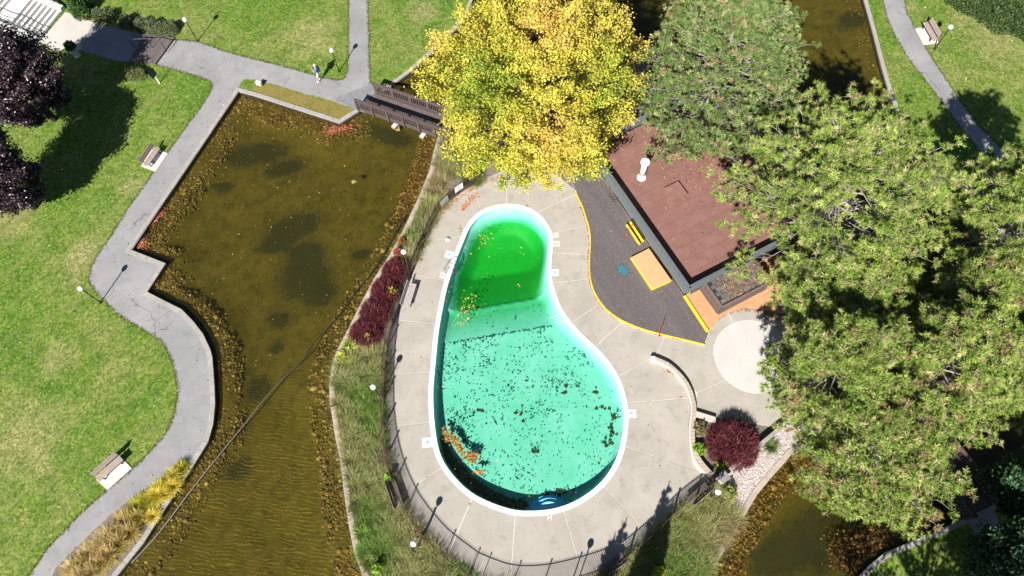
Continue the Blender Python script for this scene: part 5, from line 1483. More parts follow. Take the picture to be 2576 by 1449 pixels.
maple('second dark purple maple cut by the left edge above the lawn', (-34, 425), 4.6, 92, 8.0, pal_purple, 33, 90, 12, 14, 0.13, 1.3, M_PURP)
def pal_green(cl, n, rng): return pal(n, [(0.035, 0.095, 0.040), (0.055, 0.13, 0.055), (0.10, 0.17, 0.075)], None, 0.2, rng)
maple('bluish green broadleaf tree in the lower right corner', (2560, 1455), 3.2, 125, 6.0, pal_green, 34, 70, 11, 14, 0.14, 1.2, M_LEAF, 'broadleaf_tree')
maple('dark shaded broadleaf tree at the right edge behind the footbridge', (2610, 1225), 3.5, 85, 6.5, pal_green, 35, 55, 11, 14, 0.15, 1.2, M_LEAF, 'broadleaf_tree')
# trees just below the frame: only their shade reaches into the picture
def below(label, shade_px, h, R, H, seed, **k):
    w = U(*shade_px) - np.array([0.457, 1.131]) * h
    return maple(label, (0, 0), 0, 0, H, pal_green, seed, 60, 9, 7, 0.16, 3.0, M_LEAF, 'broadleaf_tree', 'tree', tuple(w), R, **k)
below('broadleaf tree just below the photo whose dappled shade covers the lower right lawn', (2330, 1415), 8.0, 4.3, 11.0, 36)
below('broadleaf tree just below the photo whose shade covers the shaded path', (2530, 1330), 8.0, 4.2, 11.0, 37)
for k, (tip, lab) in enumerate((((1689, 1194), 'narrow conifer below the photo whose tall pointed shadow crosses the deck'), ((1698, 1238), 'narrow conifer below the photo casting the shorter right hand shadow spire'),
                 ((1582, 1284), 'narrow conifer below the photo casting the pointed shadow above the bottom bench'), ((1553, 1323), 'narrow conifer below the photo casting the lowest pointed shadow'))):
    h = 7.5 - 0.6 * (k % 2); w = U(*tip) - np.array([0.457, 1.131]) * h
    maple(lab, (0, 0), 0, 0, h, lambda cl, n, rng: pal(n, [(0.03, 0.07, 0.025)], None, .2, rng), 40 + k, 160, 8, 7, 0.09, 0.4, M_LEAF, 'columnar_conifer', 'conifer', tuple(w), 0.95, sig=0.05, ladd=0.04,
          prof=lambda t: (1 - t) ** 1.0 + 0.01)

# ---- grasses and shrubs
def blades(P, D, L, W, cols, rng, droop=0.6, seg=3):
    """arching ribbons: P roots, D start directions (unit), L lengths, W widths"""
    n = len(P); L = np.asarray(L)[:, None]; W = np.broadcast_to(np.asarray(W, float), (n,))[:, None]
    side_ = np.cross(D, np.array([0, 0, 1.0])); side_ /= np.linalg.norm(side_, axis=1)[:, None] + 1e-9
    vs = []; cs = []
    for k in range(seg + 1):
        s = k / seg
        c = P + D * L * s + np.array([0, 0, -1.0]) * L * droop * s * s * (1 - D[:, 2:3] * .5)
        w = W * (1 - s * 0.85)
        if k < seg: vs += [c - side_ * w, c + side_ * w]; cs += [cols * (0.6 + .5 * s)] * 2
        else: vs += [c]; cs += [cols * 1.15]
    V = np.stack(vs, 1); m = V.shape[1]; i = np.arange(n)[:, None] * m; F = []
    for k in range(seg - 1):
        a = 2 * k; F += [np.concatenate([i + a, i + a + 1, i + a + 3], 1), np.concatenate([i + a, i + a + 3, i + a + 2], 1)]
    a = 2 * (seg - 1); F.append(np.concatenate([i + a, i + a + 1, i + a + 2], 1))
    return V.reshape(-1, 3), np.concatenate(F), np.stack(cs, 1).reshape(-1, 3)

def clump_data(bases, nb, length, spread, width, cols, weights, rng, r=0.12, droop=0.5, z=0.0, lean=None):
    n = len(bases); B = np.repeat(np.column_stack([bases, np.full(n, z)]), nb, axis=0)
    az = rng.random(n * nb) * 2 * np.pi; el = rng.uniform(0.25, 1.0, n * nb) * spread
    D = np.stack([np.cos(az) * np.sin(el), np.sin(az) * np.sin(el), np.cos(el)], 1)
    if lean is not None: D[:, :2] += lean; D /= np.linalg.norm(D, axis=1)[:, None]
    B[:, 0] += np.cos(az) * r * rng.random(n * nb); B[:, 1] += np.sin(az) * r * rng.random(n * nb)
    c = np.repeat(pal(n, cols, weights, 0.15, rng), nb, axis=0) * rng.uniform(.75, 1.25, (n * nb, 1))
    L = np.repeat(rng.uniform(.75, 1.2, n), nb) * length * rng.uniform(.6, 1.15, n * nb)
    return blades(B, D, L, width, c, rng, droop)

rng = np.random.default_rng(77)
OLIVE = [(0.270, 0.310, 0.100), (0.360, 0.360, 0.140), (0.460, 0.410, 0.210), (0.220, 0.310, 0.075), (0.520, 0.430, 0.255)]
# left shore strip between kerb and fence
shore = UL(ISL_L); fl_ = UL(FENCE_PX[6:])
strip_l = [tuple(p) for p in offset_line(np.array(shore), 0.42 * sgi)] + [tuple(p) for p in (np.array(fl_) + np.array([-.08, -.02]))[::-1]]
b_ = scatter_in(strip_l, 760, rng)
red_zone = UL([(1010, 640), (1035, 690), (985, 830), (950, 880), (885, 872), (880, 830), (950, 700), (985, 655)])
b_ = b_[~inside(b_, red_zone)]
b_ = b_[np.hypot(*(b_ - U(1148, 480)).T) > 1.0]
def mixed(b, nb, L):
    v = np.sin(b[:, 0] * 1.1 + 2) + np.sin(b[:, 1] * .9 + b[:, 0] * .5) + rng.normal(0, .45, len(b)); out = []
    for lo_, hi_, cs_, l_, w_, sp_ in ((-9, -.75, [(0.17, 0.30, 0.05), (0.24, 0.36, 0.075), (0.13, 0.22, 0.04)], .75, .015, 1.2), (-.75, .25, OLIVE[:2], 1.0, .0105, 1.0), (.25, 1.05, [(0.42, 0.42, 0.15), (0.33, 0.36, 0.12), (0.50, 0.45, 0.21)], 1.1, .0105, .95), (1.05, 9, [(0.46, 0.36, 0.19), (0.36, 0.27, 0.14), (0.30, 0.30, 0.12)], .85, .010, 1.1)):
        k_ = (v >= lo_) & (v < hi_)
        if k_.sum(): out.append(clump_data(b[k_], nb, L * l_, sp_, w_, cs_, None, rng, 0.26))
    return join_np(out)
g1 = mixed(b_, 90, .86)
ex = scatter_in(strip_l, 420, rng); ex = ex[dist_line(ex, np.array(fl_)) < 0.8]; ex = ex[~inside(ex, red_zone)]; ex = ex[np.hypot(*(ex - U(1148, 480)).T) > 1.6]
g2 = clump_data(ex, 16, 1.25, 0.60, 0.010, [(0.34, 0.29, 0.16), (0.42, 0.34, 0.20), (0.26, 0.28, 0.10), (0.30, 0.20, 0.13)], None, rng, 0.2, 0.35, 0, np.array([0.22, 0.05]))
ev = scatter_in(strip_l, 120, rng); ev = ev[dist_line(ev, np.array(shore)) < 0.75][:40]
g3 = clump_data(ev, 9, 1.15, 1.15, 0.009, [(0.22, 0.15, 0.08), (0.16, 0.10, 0.05)], None, rng, 0.15, 0.25, 0, np.array([-0.55, -0.1]))
V, F, C = join_np([g1, g2, g3])
tag(link('ornamental_grass', np_mesh('ornamental_grass', V, F, C), M_GRASS), 'mixed green and straw coloured ornamental grass along the left shore of the island', 'grass', kind='stuff')
strip_r = UL([(1800, 1225), (1739, 1268), (1692, 1305), (1629, 1366), (1560, 1425), (1500, 1460), (1480, 1530), (1735, 1530), (1770, 1449), (1822, 1363), (1862, 1290), (1840, 1255), (1820, 1225)])
b_ = scatter_in(strip_r, 340, rng)
g1 = mixed(b_, 95, .92)
g2 = clump_data(scatter_in(strip_r, 40, rng), 30, 0.95, 0.8, 0.012, [(0.30, 0.22, 0.11)], None, rng, 0.2, 0.4)
V, F, C = join_np([g1, g2])
tag(link('ornamental_grass', np_mesh('ornamental_grass', V, F, C), M_GRASS), 'tall green and tan ornamental grass between the bottom fence and the lower right shore', 'grass', kind='stuff')

def grass_clump(px, label, cols, length=0.62, nb=230, seed=0, group=None, spread=1.1, name='grass_clump', cat='grass clump', plume=0, width=0.012):
    r = np.random.default_rng(1000 + seed); p = U(*px, 0.15)
    t = thing(name, label, cat, (p[0], p[1], 0), 0, group)
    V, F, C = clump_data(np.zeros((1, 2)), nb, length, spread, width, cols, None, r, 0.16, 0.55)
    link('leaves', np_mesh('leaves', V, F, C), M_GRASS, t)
    if plume:
        V, F, C = clump_data(np.zeros((1, 2)), plume, length * 1.35, 0.75, 0.016, [(0.66, 0.50, 0.25), (0.58, 0.42, 0.18)], None, r, 0.15, 0.45)
        link('seed_heads', np_mesh('seed_heads', V, F, C), M_GRASS, t)
    return t
ORD = 'first second third fourth fifth sixth seventh eighth ninth tenth eleventh twelfth thirteenth fourteenth'.split()
YG = [(0.62, 0.52, 0.05), (0.50, 0.47, 0.045), (0.70, 0.57, 0.09)]
GD = [(0.58, 0.46, 0.075), (0.42, 0.38, 0.055), (0.70, 0.55, 0.15)]
up_pts = [(456, 1178), (440, 1194), (424, 1206), (436, 1222), (404, 1222), (396, 1246), (414, 1240), (374, 1256), (348, 1272), (384, 1296)]
for k, p in enumerate(up_pts):
    grass_clump(p, f'{ORD[k]} yellow green grass clump down the path bed from its upper end', YG, 0.80, 420, k, 'grass clumps in the bed beside the lower path')
lo_pts = [(346, 1302), (318, 1312), (298, 1334), (328, 1340), (272, 1352), (296, 1366), (250, 1376), (274, 1394), (226, 1392), (252, 1418), (204, 1416), (226, 1440), (178, 1432), (196, 1454)]
for k, p in enumerate(lo_pts):
    grass_clump(p, f'{ORD[k]} golden seeding grass clump down the bed, below the yellow green ones', GD, 0.88, 380, 30 + k, 'grass clumps in the bed beside the lower path', 1.15, plume=110)

def strand_shrub(px, label, h, R, cols, n, seed, group=None, cat='shrub', name='barberry_shrub', width=0.018, mat=None):
    r = np.random.default_rng(2000 + seed); p = U(*px, h * .5); t = thing(name, label, cat, (p[0], p[1], 0), 0, group)
    # leafy arching shoots starting all through a low mound
    q_ = rand_unit(n, r) * (r.random((n, 1)) ** 0.4); q_[:, 2] = np.abs(q_[:, 2])
    B = q_ * np.array([R * .82, R * .82, h * .75]); D = q_ * np.array([.7, .7, .5]) + np.array([0, 0, .45]) + rand_unit(n, r) * .8; D /= np.linalg.norm(D, axis=1)[:, None]
    c = pal(n, cols, None, 0.22, r)
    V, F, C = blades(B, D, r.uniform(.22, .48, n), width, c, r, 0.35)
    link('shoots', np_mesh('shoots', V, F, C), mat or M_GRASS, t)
    m = MB()
    for k in range(7):
        a = k * 0.9; m.tube([(0, 0, 0), (R * .5 * math.cos(a), R * .5 * math.sin(a), h * .6)], [0.02, 0.008], 5)
    tag(m.build('stems', M_BARK, t), kind='stuff')
    return t
RED = [(0.200, 0.040, 0.050), (0.120, 0.026, 0.034), (0.270, 0.070, 0.075), (0.075, 0.018, 0.024)]
for k, (p, rr, lab) in enumerate((((992, 678), 0.95, 'uppermost red barberry of the row below the globe lamp'), ((968, 728), 1.10, 'second red barberry from the lamp, opposite the grey bench'),
        ((943, 782), 1.15, 'third red barberry from the lamp in the shore row'), ((916, 836), 1.15, 'lowest red barberry of the row above the lime hosta'))):
    strand_shrub(p, lab, 1.0, rr, RED, 3600, k, 'red barberries in a row on the left shore')
strand_shrub((1850, 1112), 'big dark red barberry in the bed beside the brick pier', 1.75, 1.75, RED, 6000, 9)

def leafy(px, label, h, R, cols, n, size, seed, name='shrub', cat='shrub', group=None, ry=None, mat=None, fill=0.5):
    r = np.random.default_rng(3000 + seed); p = U(*px, h * .5); t = thing(name, label, cat, (p[0], p[1], 0), 0, group)
    q_ = rand_unit(n, r); q_[:, 2] = np.abs(q_[:, 2]) * 1.0
    lump = 1 + 0.10 * np.sin(q_[:, 0] * 7 + seed) * np.cos(q_[:, 1] * 6 + seed * 2) + 0.06 * np.sin(q_[:, 2] * 11)
    rad = np.maximum(fill, 1 - np.abs(r.normal(0, .16, n))) * lump
    Q_ = q_ * rad[:, None] * np.array([R, ry or R, h])
    V, F, C = flakes(Q_, size * r.uniform(.7, 1.3, n), pal(n, cols, None, .2, r), 0.7, 1.4, r)
    link('foliage', np_mesh('foliage', V, F, C), mat or M_LEAF, t)
    MB().tube([(0, 0, 0), (0, 0, h * .6)], [0.05, 0.02], 6).build('stem', M_BARK, t)
    return t
DG = [(0.045, 0.10, 0.02), (0.07, 0.15, 0.025), (0.03, 0.07, 0.015)]
GG = [(0.13, 0.165, 0.075), (0.17, 0.20, 0.095), (0.09, 0.12, 0.05)]
leafy((196, 10), 'tall dark green cone shrub beside the stairs', 1.9, 0.85, DG, 2600, 0.10, 1, 'clipped_shrub')
leafy((203, 16), 'small dark green ball shrub right of the cone shrub', 0.6, 0.30, DG, 500, 0.07, 2, 'clipped_shrub')
leafy((221, 20), 'second small dark green ball shrub beside the grey green pair', 0.7, 0.34, DG, 600, 0.07, 3, 'clipped_shrub')
gl = ['left shrub of the round grey green pair near the stairs', 'right shrub of the round grey green pair near the stairs', 'single round grey green shrub between the pair and the long clump',
      'leftmost shrub of the long grey green clump above the ramp', 'second shrub of the long grey green clump above the ramp', 'third shrub of the long grey green clump above the ramp', 'rightmost shrub of the long grey green clump above the ramp']
for k, (p, R) in enumerate((((246, 33), .55), ((271, 35), .58), ((315, 50), .60), ((354, 58), .62), ((382, 62), .66), ((406, 67), .60), ((428, 68), .62))):
    leafy(p, gl[k], 0.85, R, GG, 1500, 0.075, 10 + k, 'clipped_shrub', 'shrub', 'round grey green shrubs along the top path')
leafy((338, 182), 'wide light green shrub below the ramp beside the dark notice', 0.7, 0.98, [(0.15, 0.18, 0.06), (0.19, 0.21, 0.08), (0.10, 0.13, 0.04)], 2200, 0.075, 20, 'clipped_shrub', ry=0.55)
for k, (p, R, lab) in enumerate((((2450, -12), 1.9, 'leftmost spreading juniper of the hedge at the top right corner'), ((2535, 25), 2.2, 'middle spreading juniper of the hedge at the top right corner'), ((2600, 60), 1.6, 'rightmost spreading juniper cut by the right edge of the photo'))):
    leafy(p, lab, 0.85, R, [(0.06, 0.11, 0.03), (0.09, 0.15, 0.04), (0.045, 0.08, 0.025)], 5200, 0.11, 30 + k, 'juniper_shrub', 'shrub', 'spreading junipers in the corner hedge')
# urn shrub
leafy((172, 108), 'dark bushy shrub growing in the stone urn', 0.62, 0.42, DG, 800, 0.08, 40, 'urn_shrub', 'plant')
o_ = bpy.data.objects['urn_shrub']; o_.location = (up_[0], up_[1], 0.85)
LIME = [(0.36, 0.42, 0.045), (0.46, 0.46, 0.07), (0.24, 0.34, 0.03)]
leafy((884, 868), 'upper half of the lime yellow hosta on the shore kerb', 0.42, 0.55, LIME, 130, 0.26, 50, 'hosta_plant', 'plant', None, 0.5)
leafy((868, 897), 'lower half of the lime yellow hosta beside the shore kerb', 0.40, 0.55, LIME, 130, 0.26, 51, 'hosta_plant', 'plant', None, 0.5)
leafy((987, 731), 'small yellow leaved plant among the red barberries', 0.95, 0.34, [(0.36, 0.28, 0.05), (0.28, 0.27, 0.05)], 160, 0.12, 52, 'perennial_plant', 'plant')
leafy((925, 848), 'small orange yellow plant in the lowest red barberry', 1.05, 0.22, [(0.42, 0.26, 0.05)], 80, 0.11, 53, 'perennial_plant', 'plant')
leafy((1757, 1128), 'bright green leafy plant between the curved wall and the big barberry', 0.55, 0.42, [(0.20, 0.34, 0.03), (0.14, 0.26, 0.025), (0.30, 0.40, 0.05)], 320, 0.12, 54, 'perennial_plant', 'plant')
leafy((1760, 1075), 'dry tan perennial against the curved wall', 0.6, 0.45, [(0.24, 0.19, 0.10), (0.17, 0.15, 0.06)], 420, 0.11, 55, 'perennial_plant', 'plant')
leafy((1817, 1170), 'bright lime plant at the foot of the big barberry', 0.6, 0.38, [(0.22, 0.36, 0.03), (0.30, 0.42, 0.05)], 220, 0.13, 56, 'perennial_plant', 'plant')
leafy((975, 1203), 'vivid green leafy plant in the tall left grass', 0.85, 0.25, [(0.22, 0.42, 0.03)], 140, 0.11, 57, 'perennial_plant', 'plant')
leafy((948, 1432), 'vivid green plant near the bottom left of the island grass', 0.85, 0.32, [(0.24, 0.40, 0.03)], 180, 0.11, 58, 'perennial_plant', 'plant')
leafy((1655, 1440), 'vivid yellow green plant at the bottom edge below the fence', 0.8, 0.42, [(0.30, 0.40, 0.02), (0.38, 0.42, 0.03)], 260, 0.12, 59, 'perennial_plant', 'plant')
leafy((1832, 1240), 'light green perennial beside the brick pier and the gravel', 0.7, 0.5, [(0.20, 0.25, 0.05), (0.28, 0.30, 0.07)], 380, 0.11, 60, 'perennial_plant', 'plant')
grass_clump((1938, 1122), 'fine green grass clump alone on the gravel strip', [(0.14, 0.20, 0.06), (0.20, 0.24, 0.09)], 0.75, 240, 70, spread=1.25)
leafy((1990, 1201), 'tiny yellow plant in the middle of the gravel', 0.25, 0.2, [(0.40, 0.36, 0.08)], 50, 0.10, 61, 'perennial_plant', 'plant')
leafy((1010, 608), 'upper orange red flowering plant on the shore kerb', 0.7, 0.3, [(0.36, 0.09, 0.04), (0.22, 0.16, 0.05)], 260, 0.09, 62, 'perennial_plant', 'plant')
leafy((1001, 634), 'lower orange red flowering plant under the globe lamp', 0.8, 0.34, [(0.42, 0.07, 0.05), (0.26, 0.05, 0.03)], 260, 0.09, 63, 'perennial_plant', 'plant')

# ================================================================== STONES AND LEAF LITTER
def rocks(P, size, cols, rng):
    ph = (1 + 5 ** .5) / 2
    v0 = np.array([(-1, ph, 0), (1, ph, 0), (-1, -ph, 0), (1, -ph, 0), (0, -1, ph), (0, 1, ph), (0, -1, -ph), (0, 1, -ph), (ph, 0, -1), (ph, 0, 1), (-ph, 0, -1), (-ph, 0, 1)], float); v0 /= np.linalg.norm(v0[0])
    f0 = np.array([(0, 11, 5), (0, 5, 1), (0, 1, 7), (0, 7, 10), (0, 10, 11), (1, 5, 9), (5, 11, 4), (11, 10, 2), (10, 7, 6), (7, 1, 8), (3, 9, 4), (3, 4, 2), (3, 2, 6), (3, 6, 8), (3, 8, 9), (4, 9, 5), (2, 4, 11), (6, 2, 10), (8, 6, 7), (9, 8, 1)])
    n = len(P); sc = rng.uniform(.7, 1.3, (n, 1, 3)) * np.array([1, 1, .6]) * size[:, None, None] * .5
    a = rng.random(n) * 6.28; ca, sa = np.cos(a)[:, None], np.sin(a)[:, None]
    v = v0[None] * rng.uniform(.82, 1.15, (n, 12, 1)) * sc
    x = v[..., 0] * ca - v[..., 1] * sa; y = v[..., 0] * sa + v[..., 1] * ca
    V = np.stack([x, y, v[..., 2]], -1) + P[:, None]
    F = f0[None] + (np.arange(n) * 12)[:, None, None]
    return V.reshape(-1, 3), F.reshape(-1, 3), np.repeat(cols, 12, axis=0)
def shore_pts(line, n, wmin, wmax, side_sign, rng, power=1.0):
    L = resample(line, 0.1); O = offset_line(L, 1.0 * side_sign)
    k = rng.integers(0, len(L), n); w = wmin + (wmax - wmin) * rng.random(n) ** power
    return L[k] + (O[k] - L[k]) * w[:, None] + rng.normal(0, .05, (n, 2))
def bedz(P):
    d = np.minimum(dist_line(P, bank, True), dist_line(P, island, True)); return np.interp(d, [0, 1.2, 1.7, 3.0], [-0.42, -0.52, -0.95, -1.15])
STC = [(0.17, 0.125, 0.038), (0.25, 0.185, 0.062), (0.09, 0.07, 0.025), (0.36, 0.29, 0.13), (0.20, 0.14, 0.045)]
rng = np.random.default_rng(5)
P = np.vstack([shore_pts(UL(BANK_L), 9000, 0.0, 1.6, -sgn, rng), shore_pts(UL(BANK_T), 700, 0, 1.2, -sgn, rng), shore_pts(UL(BANK_R[:7]), 500, 0, 1.0, -sgn, rng)])
P = P[inside(P, bank)]
V, F, C = rocks(np.column_stack([P, bedz(P)]), rng.lognormal(-2.3, .42, len(P)), pal(len(P), STC, (4, 3, 4, 1, 2), .25, rng), rng)
tag(link('shore_stones', np_mesh('shore_stones', V, F, C), M_STONE), 'brown submerged stones along the outer bank', 'stones', kind='stuff')
P = np.vstack([shore_pts(UL(ISL_L), 3000, 0.0, 1.5, -sgi, rng), shore_pts(UL(ISL_R[3:]), 900, 0, 1.3, -sgi, rng)])
P = P[~inside(P, island)]
V, F, C = rocks(np.column_stack([P, bedz(P)]), rng.lognormal(-2.0, .42, len(P)), pal(len(P), STC, (4, 3, 4, 1.2, 2), .25, rng), rng)
tag(link('shore_stones', np_mesh('shore_stones', V, F, C), M_STONE), 'rounded brown stones along the island shore', 'stones', kind='stuff')
# gravel relief on the strip
P = scatter_in(UL(grav), 2600, rng)
V, F, C = rocks(np.column_stack([P, np.full(len(P), 0.015)]), rng.lognormal(-2.9, .3, len(P)), pal(len(P), [(0.52, 0.44, 0.42), (0.40, 0.33, 0.31), (0.62, 0.56, 0.53)], None, .2, rng), rng)
tag(link('gravel_stones', np_mesh('gravel_stones', V, F, C), M_STONE), 'pinkish grey gravel stones on the right shore strip', 'gravel', kind='stuff')

def litter(name, label, P3, size, cols, weights, seed, tilt=.35, asp=1.3, mat=None):
    r = np.random.default_rng(seed)
    V, F, C = flakes(P3, size * r.lognormal(-.08, .36, len(P3)), pal(len(P3), cols, weights, .25, r), tilt, asp, r)
    return tag(link(name, np_mesh(name, V, F, C), mat or M_DEAD), label, 'leaves', kind='stuff')
def blob(px, n, sx, sy, rng, z=0.0, rot=0.0):
    c = U(*px, z); q_ = rng.normal(0, 1, (n, 2)) * np.array([sx, sy]); ca, sa = math.cos(rot), math.sin(rot)
    return np.column_stack([c[0] + q_[:, 0] * ca - q_[:, 1] * sa, c[1] + q_[:, 0] * sa + q_[:, 1] * ca])
REDL = [(0.30, 0.075, 0.04), (0.40, 0.15, 0.07), (0.20, 0.06, 0.03), (0.48, 0.26, 0.18)]
BRN = [(0.16, 0.075, 0.03), (0.24, 0.125, 0.05), (0.10, 0.05, 0.022), (0.34, 0.19, 0.08)]
P = np.vstack([blob((852, 326), 420, .55, .22, rng, WATER_Z, .2), blob((352, 612), 240, .25, .22, rng, WATER_Z), blob((395, 548), 170, .14, .4, rng, WATER_Z, -.5), blob((383, 712), 90, .14, .25, rng, WATER_Z, -.6)])
P = P[inside(P, bank)]; P3 = np.column_stack([P, np.full(len(P), WATER_Z + .012)])
litter('floating_leaves', 'red and brown leaves gathered in the pond corners', P3, .085, REDL, (3, 3, 3, 1), 1, .15)
P = np.vstack([blob((770, 305), 500, 1.6, .35, rng, -.5, -.3), blob((1055, 430), 900, .5, 2.0, rng, -.5, -.25), blob((1020, 520), 350, .4, 1.2, rng, -.5, -.3)])
P = P[inside(P, bank) & ~inside(P, island)]
litter('sunken_leaves', 'brown leaves lying on the pond bottom near the footbridge', np.column_stack([P, bedz(P) + .06]), .095, BRN, None, 2, .3)
P = np.vstack([shore_pts(UL(ISL_R[2:]), 1500, 0, 1.4, -sgi, rng, 1.3), blob((2190, 1372), 900, .9, .45, rng, -.4, .5), blob((2130, 1400), 600, .5, .5, rng, -.4), blob((2300, 1330), 300, 1.2, .3, rng, -.4, .5)])
P = P[inside(P, bank) & ~inside(P, island)]
litter('sunken_leaves', 'orange brown leaves in the water of the lower right arm', np.column_stack([P, rng.uniform(-.42, WATER_Z + .01, len(P))]), .10, [(0.22, 0.12, 0.04), (0.14, 0.075, 0.028), (0.33, 0.19, 0.075)], None, 3, .3)
P = np.vstack([shore_pts(UL(BANK_T), 260, 0, 2.0, -sgn, rng), scatter_in(UL(BANK_L[1:22] + [(900, 300), (1050, 430), (960, 660), (850, 780), (700, 950), (560, 1150)]), 420, rng)])
P = P[inside(P, bank) & ~inside(P, island)]
litter('floating_leaves', 'scattered pale leaf specks floating over the pond', np.column_stack([P, np.full(len(P), WATER_Z + .01)]), .05, [(0.40, 0.34, 0.14), (0.30, 0.22, 0.08), (0.16, 0.12, 0.05)], None, 4, .15)

# pool debris
pinp = [tuple(p) for p in pin]
S1 = side(np.array(pinp), b1a, b1b)
Q0 = scatter_in(pinp, 9000, rng); sd0 = side(Q0, b1a, b1b); d0 = dist_line(Q0, pin, True)
cen_ = scatter_in(pinp, 150, rng); wt_ = rng.lognormal(-.4, .7, 150); sg_ = rng.uniform(.12, .45, 150)
cn = -.75 + 1.5 * (np.exp(-((Q0[:, None] - cen_[None]) ** 2).sum(-1) / (2 * sg_ ** 2)) * wt_).sum(1) + rng.normal(0, .35, len(Q0))
pr_ = np.where(sd0 < 0.1, np.clip(0.30 + 0.30 * cn, 0.03, .9), np.where(sd0 < 2.0, 0.05, 0.0))
sel = rng.random(len(Q0)) < pr_; Q1 = Q0[sel]
zq = pool_floor(Q1, d0[sel]) + .03
litter('pool_debris', 'dark leaf scraps spread over the shallow pool floor', np.column_stack([Q1, zq]), .062, [(0.014, 0.085, 0.055), (0.028, 0.150, 0.100), (0.028, 0.050, 0.022), (0.05, 0.20, 0.14)], (3, 3, 2, 2), 5, .2, 1.9)
def clump(px, n, sx, sy, rng, z, r_):
    k = max(3, n // 14); c_ = blob(px, k, sx * 1.3, sy * 1.3, rng, z, r_); i_ = rng.integers(0, k, n)
    return c_[i_] + rng.normal(0, min(sx, sy) * .42, (n, 2))
Pb = np.vstack([clump(p, n, sx, sy, rng, -.8, r_) for p, n, sx, sy, r_ in (((1545, 1047), 120, .12, .16, 0), ((1540, 1085), 110, .10, .14, 0), ((1533, 1110), 100, .14, .10, 0), ((1515, 1030), 50, .10, .1, 0), ((1205, 1030), 40, .12, .08, 0),
     ((1310, 1040), 60, .1, .1, 0), ((1345, 1133), 60, .15, .1, 0), ((1420, 985), 50, .12, .15, 0), ((1495, 985), 45, .1, .1, 0), ((1375, 1240), 70, .1, .06, 0), ((1408, 1238), 120, .10, .08, 0))])
Pb = Pb[inside(Pb, pinp)]; db = dist_line(Pb, pin, True)
litter('pool_debris', 'clumped dark leaves at the right of the shallow end', np.column_stack([Pb, pool_floor(Pb, db) + .04]), .075, [(0.030, 0.045, 0.016), (0.055, 0.05, 0.02), (0.085, 0.06, 0.03)], None, 6, .3, 1.4)
# line of debris along the slope break
t_ = rng.beta(2, 2, 150); Pl = b1a + (b1b - b1a) * t_[:, None] + rng.normal(0, .03, (150, 2)); Pl = Pl[inside(Pl, pinp)]
litter('pool_debris', 'dark line of scraps where the pool floor begins to slope', np.column_stack([Pl, pool_floor(Pl, dist_line(Pl, pin, True)) + .03]), .065, [(0.015, 0.09, 0.05), (0.02, 0.13, 0.07)], None, 7, .2, 2.2)
# leaf drift at the lower left wall
dr_ = smooth_curve(UL([(1108, 1105), (1118, 1150), (1150, 1200), (1200, 1245), (1260, 1272), (1322, 1280)], -.8), 6); dr_ = resample(dr_, .03)
k = rng.integers(0, len(dr_), 3400); wdt = np.interp(k / len(dr_), [0, .3, .6, 1], [.25, .55, .65, .35]) * rng.random(3400) ** .8
O = offset_line(dr_, 1.0)
if dist_line(O[50:51], pin, True)[0] > 0 and not inside(O[50:51], pinp)[0]: O = offset_line(dr_, -1.0)
Pd = dr_[k] + (O[k] - dr_[k]) * wdt[:, None] + rng.normal(0, .05, (3400, 2)); Pd = Pd[inside(Pd, pinp)]; dq = dist_line(Pd, pin, True); Pd = Pd[dq > .06]; dq = dq[dq > .06]
litter('leaf_drift', 'thick drift of brown leaves along the lower left pool wall', np.column_stack([Pd, pool_floor(Pd, dq) + rng.uniform(.02, .12, len(Pd))]), .095, [(0.22, 0.14, 0.06), (0.30, 0.19, 0.08), (0.12, 0.11, 0.045), (0.40, 0.26, 0.12)], (3, 3, 3, 2), 8, .6, 1.2)
Po = np.vstack([blob((1150, 1120), 300, .10, .36, rng, -.35, .55), blob((1185, 1150), 260, .2, .16, rng, -.35), blob((1123, 1095), 110, .08, .22, rng, -.35, .3), blob((1205, 1187), 60, .18, .06, rng, -.3)])
Po = Po[inside(Po, pinp)]
litter('leaf_drift', 'orange brown leaves floating at the sunny edge of the drift', np.column_stack([Po, rng.uniform(PW - .10, PW + .012, len(Po))]), .11, [(0.46, 0.20, 0.055), (0.36, 0.15, 0.04), (0.52, 0.28, 0.10)], None, 9, .4, 1.15)
Pf = scatter_in(pinp, 520, rng); sf = side(Pf, b1a, b1b)
key = rng.random(len(Pf)) < np.where(sf > 1.5, np.clip(.55 - .06 * (Pf[:, 0] - pin[:, 0].min()), .05, .6), .16); Pf = Pf[key]
Pf = np.vstack([Pf, blob((1180, 770), 70, .35, .5, rng, PW), blob((1160, 810), 45, .3, .3, rng, PW), blob((1220, 600), 30, .3, .3, rng, PW)]); Pf = Pf[inside(Pf, pinp)]; Pf = Pf[dist_line(Pf, pin, True) > .08]
litter('floating_leaves', 'single orange leaves floating on the green pool water', np.column_stack([Pf, np.full(len(Pf), PW + .012)]), .085, [(0.55, 0.30, 0.08), (0.45, 0.22, 0.05), (0.50, 0.42, 0.12)], None, 10, .2, 1.15)
